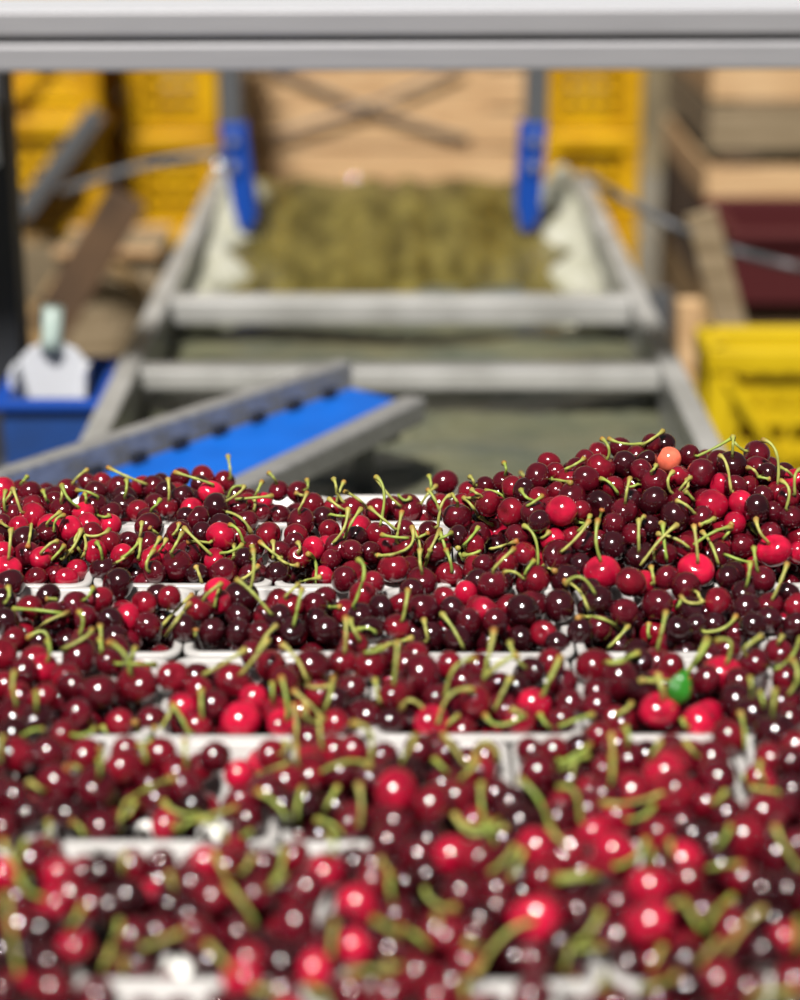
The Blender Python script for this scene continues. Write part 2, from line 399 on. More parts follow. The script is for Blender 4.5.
b = MB(); b.box((p[0], 4.66, p[2]-.14), (.24, .24, .30)); b.build('body', M['greyer'], t, .004)
b = MB(); b.box((p[0], 4.53, p[2]+.012), (.24, .03, .012)); b.box((p[0], 4.80, p[2]+.012), (.24, .03, .012)); b.build('flap', M['wood'], t)
b = MB(); zz = p[2]-.30; b.box((p[0], 4.66, zz/2), (.22, .22, zz)); tag(b.build('plinth', M['greywood']), 'grey wooden block under the tan box left of the flume', 'block')

# ------------------------------------------------------------------ small diagonal blue conveyor
t = empty('blue_conveyor', (-.15, 2.6, .78), 'small slanting conveyor with bright blue belt and steel side rails over the flume', 'conveyor')
BZ = .845
def PZ(u, v, z=BZ): return Vector(at_z(u, v, z))
A, B_, Cc, D = PZ(352, 388), PZ(404, 402), PZ(160, 520), PZ(-60, 528)
b = MB(); b.prism([A, B_, Cc, D], (0, 0, -.014)); b.build('belt', M['belt'], t)
def ext(p, q, s): return p+(q-p)*s
b = MB(); b.bar(ext(D, A, 0)+Vector((-.018, .012, .012)), ext(D, A, 1.02)+Vector((-.018, .012, .012)), .026, .045); b.build('side_rail', M['steel'], t, .004)
b = MB(); b.bar(Cc+Vector((.016, -.008, -.006)), ext(Cc, B_, 1.0)+Vector((.016, -.008, -.006)), .034, .034); b.build('side_rail', M['steel'], t, .004)
b = MB(); b.tube([A+Vector((0, .0, -.02)), B_+Vector((0, 0, -.02))], .018, 12); b.build('end_roller', M['belt'], t, smooth=True)
for k in range(7):
    b = MB(); c_ = D.lerp(A, .30+k*.1)+Vector((.008, -.006, .010)); d_ = (A-D).normalized()
    b.bar(c_, c_+d_*.022, .009, .011); b.build('rubber_cleat', M['rubber'], t)
for s in (.25, .95):
    pa = D.lerp(A, s); pb = Cc.lerp(B_, s); b = MB(); b.bar(pa+Vector((0, 0, -.035)), pb+Vector((0, 0, -.035)), .03, .03)
    b.build('cross_member', M['steel'], t)
for s in (.95,):
    pa = D.lerp(A, s).lerp(Cc.lerp(B_, s), .5); b = MB(); b.box((pa.x, pa.y, .58), (.03, .03, .44)); b.build('support', M['steel'], t)
# bolt-like chrome studs, added to stand in for glints of water drops
mat('chrome', (.9, .9, .9), .15, 1)
for (u, v, Y) in ((355, 181, 5.995), (302, 186, 5.995)):
    p = at_y(u, v, Y); b = MB(); b.tube([(p[0], Y+.02, p[2]), (p[0], Y, p[2]), (p[0], Y-.008, p[2]), (p[0], Y-.014, p[2])], [.016, .016, .012, .004], 14)
    b.build('glint_stud', bpy.data.materials['chrome'], pale_bin, smooth=True)
p = at_z(219, 166, .815); b = MB(); b.tube([(p[0], p[1], .80), (p[0], p[1], .82), (p[0], p[1], .828), (p[0], p[1], .832)], [.017, .017, .012, .004], 14); b.build('glint_stud', bpy.data.materials['chrome'], fl, smooth=True)

# ------------------------------------------------------------------ overhead aluminium beam just behind the cherries
t = empty('aluminium_beam', (0, 2.6, 1.32), 'grooved aluminium beam running across the top of the picture', 'beam')
tilt = .0035
def bx(u0, v0, v1, Y, d, z_off=0):
    za, zb = at_y(400, v0, Y)[2], at_y(400, v1, Y)[2]
    b = MB(); L = 1.25
    b.add([(sx*L, Y+dy, z+sx*tilt*L) for sx in (-1, 1) for dy in (0, d) for z in (zb, za)], [(0, 1, 3, 2), (4, 6, 7, 5), (0, 4, 5, 1), (2, 3, 7, 6), (0, 2, 6, 4), (1, 5, 7, 3)])
    return b
bx(0, 9, 36, 2.60, .15).build('upper_flange', M['alu'], t, .004)
bx(0, 6.5, 9, 2.606, .15).build('painted_sunlit_top', M['white'], t)  # white strip that paints in the sunlight on the beam's top face
bx(0, 34, 45, 2.613, .13).build('groove', M['aludark'], t)
bx(0, 43, 71, 2.60, .15).build('lower_flange', M['alu'], t, .004)
for sx in (-1, 1):
    b = MB(); b.box((sx*1.2, 2.66, .66), (.05, .05, 1.31)); b.build('post', M['alu'], t, .003)

# ================================================================== punnets
LV = [1150, 985, 845, 738, 655, 586, 523]
def lineY(v): return float(at_z(400, v, RIM)[1])
LY = [lineY(v) for v in LV]           # front to back row lines
LY.append(LY[-1]+.142)
OFF = [.088, -.035, .075, .128, -.016, .045, -.065]
PW = .150
TILT_A = math.radians(9)
def zdrop(Y): return -max(0.0, Y-LY[-2])*math.tan(TILT_A)
DEEP = .062

def punnet_mesh(w, d):
    """open tapered tray with rolled lip: loops of a rounded rectangle"""
    def loop(hw, hd, r, z):
        P = []
        for (sx, sy, a0) in ((1, 1, 0), (-1, 1, 90), (-1, -1, 180), (1, -1, 270)):
            for k in range(5):
                a = math.radians(a0+22.5*k); P.append((sx*(hw-r)+r*math.cos(a), sy*(hd-r)+r*math.sin(a), z))
        return P
    hw, hd = w/2, d/2; tp = .012
    L = [loop(hw, hd, .014, -.007), loop(hw+.0003, hd+.0003, .014, -.001), loop(hw-.0012, hd-.0012, .013, .0), loop(hw-.0055, hd-.0055, .010, 0), loop(hw-.0068, hd-.0068, .010, -.0015),
         loop(hw-tp, hd-tp, .012, -DEEP+.004), loop(hw-tp-.005, hd-tp-.005, .010, -DEEP), ]
    L2 = [loop(hw-tp-.004, hd-tp-.004, .010, -DEEP-.0016), loop(hw-tp+.0012, hd-tp+.0012, .012, -DEEP+.003), loop(hw-.0052, hd-.0052, .010, -.004), loop(hw-.0015, hd-.0015, .013, -.007)]
    b = MB(); n = 20
    allL = L[::-1]+[] ; 
    seq = L+L2  # inner up to bottom, then outer back up
    for l in seq: b.v += l
    for i in range(len(L)-1):
        for k in range(n): b.f.append((i*n+k, i*n+(k+1) % n, (i+1)*n+(k+1) % n, (i+1)*n+k))
    b.f.append(tuple((len(L)-1)*n+k for k in range(n)))
    o2 = len(L)
    for i in range(o2, len(seq)-1):
        for k in range(n): b.f.append((i*n+k, i*n+(k+1) % n, (i+1)*n+(k+1) % n, (i+1)*n+k))
    b.f.append(tuple(o2*n+k for k in range(n)))
    for k in range(n): b.f.append(((len(seq)-1)*n+k, (len(seq)-1)*n+(k+1) % n, (k+1) % n, k))
    return b
ORD = ['first', 'second', 'third', 'fourth', 'fifth', 'sixth', 'seventh', 'eighth', 'ninth', 'tenth', 'eleventh', 'twelfth', 'thirteenth', 'fourteenth', 'fifteenth', 'sixteenth', 'seventeenth', 'eighteenth', 'nineteenth', 'twentieth']
ROWN = ['front row', 'second row from front', 'third row from front', 'fourth row from front', 'third row from back', 'second row from back', 'back row']
PUN = []   # row, x0, x1, y0, y1
mesh_cache = {}
for r in range(7):
    y0, y1 = LY[r], LY[r+1]; dd = y1-y0-.0015
    half = (y1*cs+.61*sn)/FPX*400+.0
    k0 = math.floor((-half-OFF[r])/PW+.02); k1 = math.ceil((half-OFF[r])/PW-.02)
    idx = 0
    for k in range(k0, k1):
        xa, xb = OFF[r]+k*PW, OFF[r]+(k+1)*PW
        me_b = punnet_mesh(PW-.0022, dd)
        yc = (y0+y1)/2
        if r not in mesh_cache:
            o = me_b.build('punnet', M['plastic'], origin=(0, 0, 0)); mesh_cache[r] = o.data; o.data.shade_smooth()
            for p in o.data.polygons:
                if len(p.vertices) > 4: p.use_smooth = False
        else:
            o = bpy.data.objects.new('punnet', mesh_cache[r]); C.objects.link(o)
        o.location = ((xa+xb)/2, yc, RIM+zdrop(yc)+rng.uniform(-.0008, .0008)); o.rotation_euler = (-(TILT_A if r == 6 else 0), 0, 0)
        tot = k1-k0
        which = {0: 'leftmost', tot-1: 'rightmost'}.get(idx, ORD[idx]+' from left')
        tag(o, 'white plastic punnet full of cherries, %s in the %s' % (which, ROWN[r]), 'punnet', 'white punnets holding the cherries')
        PUN.append((r, idx, xa, xb, y0, y1, tot)); idx += 1
# conveyor table carrying the punnets
t = empty('packing_conveyor', (0, 1.3, 0), 'dark conveyor bed hidden beneath the rows of white punnets', 'conveyor')
zb_ = RIM-DEEP-.0035
b = MB(); b.box((0, 1.20, zb_-.012), (1.25, 1.0, .02)); b.build('belt', M['belt2'], t)
b = MB(); M5 = Matrix.Rotation(-TILT_A, 3, 'X'); b.box((0, LY[-2]+.09, zb_-.0165), (1.25, .15, .014), M5); b.build('end_plate', M['steel'], t)
for sx in (-1, 1):
    b = MB(); b.box((sx*.64, 1.25, zb_-.02), (.03, 1.12, .09)); b.build('side_rail', M['steel'], t, .003)
    for yy in (.8, 1.7):
        b = MB(); b.box((sx*.60, yy, (zb_-.066)/2), (.05, .05, zb_-.066)); b.build('leg', M['steel'], t, .003)

# ================================================================== cherries
# tiles of the pile: origin u, v, scale; (x, y, diameter, shade) with shade 0 black-red .. 3 bright red, 4 coral
CH = [
 (0,460,5,"15,155,130,3 150,170,125,1 100,150,100,1 60,230,90,2 60,275,80,1 165,280,135,3 95,340,90,3 130,405,150,0 10,320,80,1 130,475,140,1 340,150,110,1 435,110,90,1 512,115,75,2 595,140,125,1 710,130,90,2 765,135,115,1 315,250,125,1 418,270,115,3 350,345,125,3 480,225,100,1 555,265,110,1 625,225,120,0 690,260,120,2 740,330,130,1 555,325,115,3 465,370,90,2 555,415,120,2 480,460,120,3 610,480,120,3 280,455,110,1 270,210,90,1 240,360,80,1 640,410,80,1 740,420,90,1 15,465,80,3 780,480,70,3"),
 (160,460,5,"5,115,80,0 110,185,120,0 215,85,115,2 100,90,80,1 200,130,90,0 255,165,125,3 320,110,110,2 285,235,150,0 40,240,105,2 190,290,115,1 130,290,60,0 425,310,130,1 390,230,70,1 510,215,80,3 440,220,70,2 595,155,105,1 690,160,110,1 765,230,125,2 590,280,120,1 705,310,145,1 500,280,80,1 305,380,150,3 100,370,130,1 90,400,110,1 540,375,130,2 670,420,100,1 770,440,110,3 460,440,130,1 600,460,110,1 135,475,150,1 695,485,80,2"),
 (320,460,5,"10,235,110,1 45,350,110,2 15,430,70,3 75,240,90,2 155,250,130,2 285,250,120,2 365,230,100,1 440,250,150,1 625,115,130,1 595,230,130,2 685,285,140,1 715,225,80,2 740,160,80,2 790,200,60,2 290,370,125,2 180,385,90,0 425,355,70,1 545,360,80,1 85,440,130,1 160,455,110,1 250,460,100,1 335,430,60,2 425,440,130,2 590,440,140,1 700,385,80,0 770,425,80,2 790,370,60,1"),
 (480,430,5,"25,285,75,1 40,370,125,2 120,260,100,1 160,285,110,2 220,300,80,0 290,230,130,1 345,165,100,2 385,215,90,2 155,410,140,2 295,340,90,2 385,310,100,2 270,415,130,1 310,455,100,0 465,340,150,1 415,430,170,3 490,400,100,2 600,375,150,0 525,255,140,1 600,195,145,2 590,115,85,2 525,155,70,1 475,195,90,1 670,290,110,2 725,170,135,0 700,90,80,1 715,410,140,1 680,475,120,1 760,350,80,0 785,130,70,1 440,245,60,2 350,390,70,2"),
 (640,430,5,"55,75,60,1 122,70,110,0 140,150,125,4 245,130,90,1 30,150,90,0 75,260,135,1 195,235,110,2 310,220,145,1 65,360,145,0 200,350,130,1 180,430,150,0 460,180,150,0 585,120,135,1 405,270,100,3 540,280,110,2 635,230,120,0 480,290,100,1 365,375,160,3 500,360,130,3 475,465,120,3 580,390,130,0 670,410,110,1 690,310,110,2 735,340,110,2 755,440,90,1 775,250,90,3 50,480,110,0 300,440,90,1 720,220,70,0 610,330,80,1 5,200,60,1"),
 (0,550,5,"40,90,130,3 140,45,130,1 50,170,150,0 265,110,110,2 375,105,110,3 220,60,60,3 180,150,110,2 330,170,60,3 520,95,130,0 590,175,160,0 610,40,110,3 380,275,140,1 500,250,100,2 240,230,110,0 150,290,90,2 720,270,130,2 270,330,130,1 640,330,110,3 560,360,110,0 740,380,110,1 75,450,130,2 30,360,130,0 570,440,120,0 200,460,100,0 420,470,130,1 20,260,100,0 770,60,80,3 790,230,60,0 430,340,100,1 470,40,110,2 770,140,70,1"),
 (160,550,5,"80,80,170,1 275,50,105,3 320,115,150,1 45,240,120,2 195,295,140,2 290,260,90,3 400,240,180,0 390,330,120,0 585,260,120,2 650,290,110,2 700,65,120,2 590,120,130,0 490,120,90,1 760,15,80,3 430,50,80,0 120,390,110,0 260,410,130,0 760,280,140,1 600,340,110,0 660,400,130,0 540,330,70,2 500,420,120,1 440,135,60,1 30,20,60,3 180,130,60,0 120,470,120,0 395,410,100,0 780,360,100,0"),
 (320,550,5,"120,150,135,1 265,165,110,2 370,95,150,2 510,160,150,1 305,290,110,0 410,270,90,2 515,290,150,1 620,250,90,2 650,125,130,2 590,35,110,0 730,220,120,3 770,90,130,2 660,300,110,0 750,360,110,1 390,390,110,2 130,310,120,2 250,400,110,0 20,240,100,1 30,400,110,0 60,50,90,1 150,25,120,1 240,40,90,1 450,85,100,1 560,430,130,0 780,290,80,2 170,480,90,2 480,480,100,0 200,330,90,0 15,135,70,3 690,440,110,0"),
 (480,520,5,"185,80,110,1 220,170,120,2 130,220,100,2 65,325,150,1 20,225,110,1 280,300,140,2 430,300,150,0 390,175,150,1 450,65,110,2 365,100,70,3 520,110,110,1 610,265,175,3 665,130,150,0 760,75,70,1 755,310,150,2 15,455,110,3 140,435,100,2 210,450,160,0 395,430,160,0 590,400,140,0 720,460,110,1 555,350,90,0 500,220,80,0 790,190,60,0"),
 (640,520,5,"280,250,190,3 225,130,100,2 120,170,90,1 130,290,120,1 85,420,150,1 20,310,90,3 395,120,100,2 505,130,125,1 670,155,180,3 650,70,110,1 790,165,90,3 795,85,80,2 440,285,110,0 610,300,135,1 740,370,110,0 515,370,130,0 390,410,110,2 530,440,150,0 645,430,120,1 260,450,130,0 395,170,80,1 760,20,90,0 30,165,90,0 785,430,80,2"),
 (480,600,5,"320,170,90,2 70,110,100,1 200,190,90,0 600,140,100,1 500,160,110,0 390,225,80,0"),
 (640,600,5,"195,150,80,0 475,170,90,1 430,250,110,1 640,100,110,0 780,130,100,0 360,120,110,0 280,140,100,0 560,130,110,0"),
 (0,640,4,"10,60,120,2 170,115,115,3 95,130,90,1 170,20,100,1 320,65,150,1 440,90,110,1 285,185,110,1 400,210,130,1 550,180,150,2 700,150,120,2 170,230,110,2 60,310,140,1 80,225,110,2 310,300,110,1 260,380,90,2 480,335,90,2 610,320,90,1 735,270,90,3 70,460,130,2 195,455,120,1 340,460,120,2 500,450,110,2 640,465,130,2 790,150,80,1 790,200,80,2 790,345,80,2 20,180,60,2 150,320,80,0"),
 (200,640,4,"215,60,90,1 285,105,125,2 450,105,140,1 570,90,95,2 615,40,80,1 680,105,120,2 130,165,130,2 15,190,90,2 340,165,100,1 50,260,110,1 215,235,110,3 605,190,110,1 775,220,110,2 165,325,150,3 15,345,90,2 300,285,90,2 325,350,90,3 480,220,80,2 540,250,100,0 600,235,110,1 655,310,130,1 550,355,100,2 765,340,110,0 710,290,90,0 430,400,110,1 60,470,110,1 285,460,110,2 520,450,120,2 440,480,110,2 620,450,120,2 720,470,110,1"),
 (400,640,4,"80,140,170,1 25,105,110,1 60,60,90,2 195,100,110,2 310,110,90,1 250,170,90,1 150,235,110,1 320,190,80,1 300,255,130,2 395,185,80,1 125,360,130,3 250,360,90,2 420,265,80,1 525,260,120,3 475,365,120,2 600,95,110,2 525,125,110,0 650,170,110,1 780,110,150,2 680,255,110,1 795,215,80,1 790,270,80,1 790,385,100,2 640,330,90,1 530,450,110,1 185,460,110,1 340,470,110,2 720,440,110,0 610,450,100,2 10,210,80,2 75,440,90,1 30,330,80,0 460,200,70,0"),
 (600,640,4,"155,85,90,0 75,160,150,1 280,110,100,2 170,190,80,0 435,80,100,1 500,45,90,2 425,160,110,1 490,140,160,3 550,170,90,1 615,95,120,1 715,50,110,1 740,160,110,2 540,245,130,0 235,285,150,3 100,330,90,2 430,300,130,3 400,375,120,3 515,395,130,2 620,320,150,0 700,370,160,0 745,320,110,1 780,425,110,2 680,480,130,2 280,440,110,1 110,470,120,1 300,490,130,2 440,480,130,1 65,355,80,2 5,380,80,2"),
 (0,755,4,"225,125,140,1 385,130,140,1 500,50,130,2 12,150,90,1 62,175,110,1 170,235,100,1 275,245,80,0 398,285,125,1 640,25,110,2 715,70,120,2 625,185,110,1 665,275,100,3 130,420,140,1 15,295,110,1 240,480,110,3 60,290,120,1 415,470,120,0 525,450,120,2 635,440,110,1 10,480,110,3 330,470,110,2 775,200,100,0 180,390,100,2 740,130,110,1 110,245,80,0"),
 (200,755,4,"160,80,115,3 50,40,130,1 435,80,140,2 560,75,110,1 680,100,110,1 275,160,120,1 420,200,100,0 550,210,100,0 165,185,90,2 195,250,100,1 135,385,90,2 375,410,110,2 400,300,90,2 605,250,110,2 715,60,90,1 780,150,170,3 610,335,110,1 640,365,110,1 740,250,110,1 780,285,120,1 760,350,130,1 260,440,110,1 505,470,140,3 625,440,130,0 700,445,120,1 25,435,110,3 115,440,110,2 280,10,100,1 350,110,120,2 520,10,100,2 790,75,90,0 340,200,100,0 480,330,80,0"),
 (400,755,4,"180,110,90,1 130,200,150,2 230,165,130,2 320,70,120,2 380,155,110,1 435,200,130,0 555,75,130,1 40,70,120,0 650,205,120,2 640,260,110,1 750,215,120,1 220,405,150,3 300,410,110,2 540,370,140,3 355,400,110,1 660,390,120,2 580,490,130,2 120,340,110,0 100,490,110,0 770,310,110,3 180,10,80,1 335,5,90,1 420,350,120,0 760,150,110,2 735,470,100,2 480,270,120,0 60,400,120,1 680,100,120,0"),
 (600,755,4,"105,15,100,1 20,155,110,1 130,145,140,2 250,75,150,3 320,50,150,2 300,160,170,2 455,65,150,1 675,40,130,2 765,145,110,0 505,240,120,1 660,230,140,2 410,190,80,2 235,320,130,2 60,400,150,3 325,300,80,1 370,330,120,0 570,340,160,2 330,430,150,3 250,445,120,1 485,445,120,0 60,250,110,3 700,400,130,1 780,360,100,1 560,490,110,2 760,30,100,1 450,370,110,0 730,210,100,1 170,250,110,0"),
 (0,875,4,"300,70,150,2 425,25,120,1 515,95,130,0 595,90,100,3 690,110,110,0 770,45,100,1 100,200,160,2 170,225,110,0 205,130,90,3 365,125,110,2 440,135,90,0 300,285,130,3 10,300,90,0 115,310,90,0 200,365,110,0 65,455,120,3 215,460,130,2 650,225,110,1 780,240,100,2 570,375,90,1 540,245,70,1 650,455,110,2 380,490,110,1 660,20,90,1 10,465,90,1 740,170,100,0"),
 (200,875,4,"230,75,120,1 45,90,110,2 425,60,130,1 630,130,150,3 385,200,140,1 160,235,130,1 775,165,100,1 320,350,120,0 375,335,90,0 465,380,120,3 165,410,110,3 210,360,120,2 610,290,110,3 470,315,80,1 770,300,100,1 750,255,90,0 600,475,130,2 325,490,110,1 770,460,110,2 35,350,90,0 690,30,110,2 560,220,100,0 250,300,110,0 690,240,100,0"),
 (400,875,4,"100,30,120,0 255,80,140,1 390,50,140,1 540,180,190,3 110,245,100,1 195,245,110,2 285,240,110,1 255,340,110,2 60,380,130,2 460,325,120,0 710,145,120,1 650,270,110,0 205,430,100,1 530,490,110,1 380,130,110,1 700,50,110,0 330,180,110,0 140,490,80,2 760,220,100,0 540,340,100,1"),
 (600,875,4,"215,45,150,3 60,115,130,1 200,195,160,3 45,240,120,1 330,290,120,2 335,345,100,0 550,55,160,2 645,75,110,0 740,60,120,0 535,225,110,2 730,250,120,3 480,345,110,1 460,425,150,2 585,470,120,1 770,425,130,2 225,490,110,1 335,20,110,2 110,360,110,0 400,150,100,1 620,180,100,0 640,300,100,0 350,450,110,0 690,170,110,0 290,140,100,0"),
]
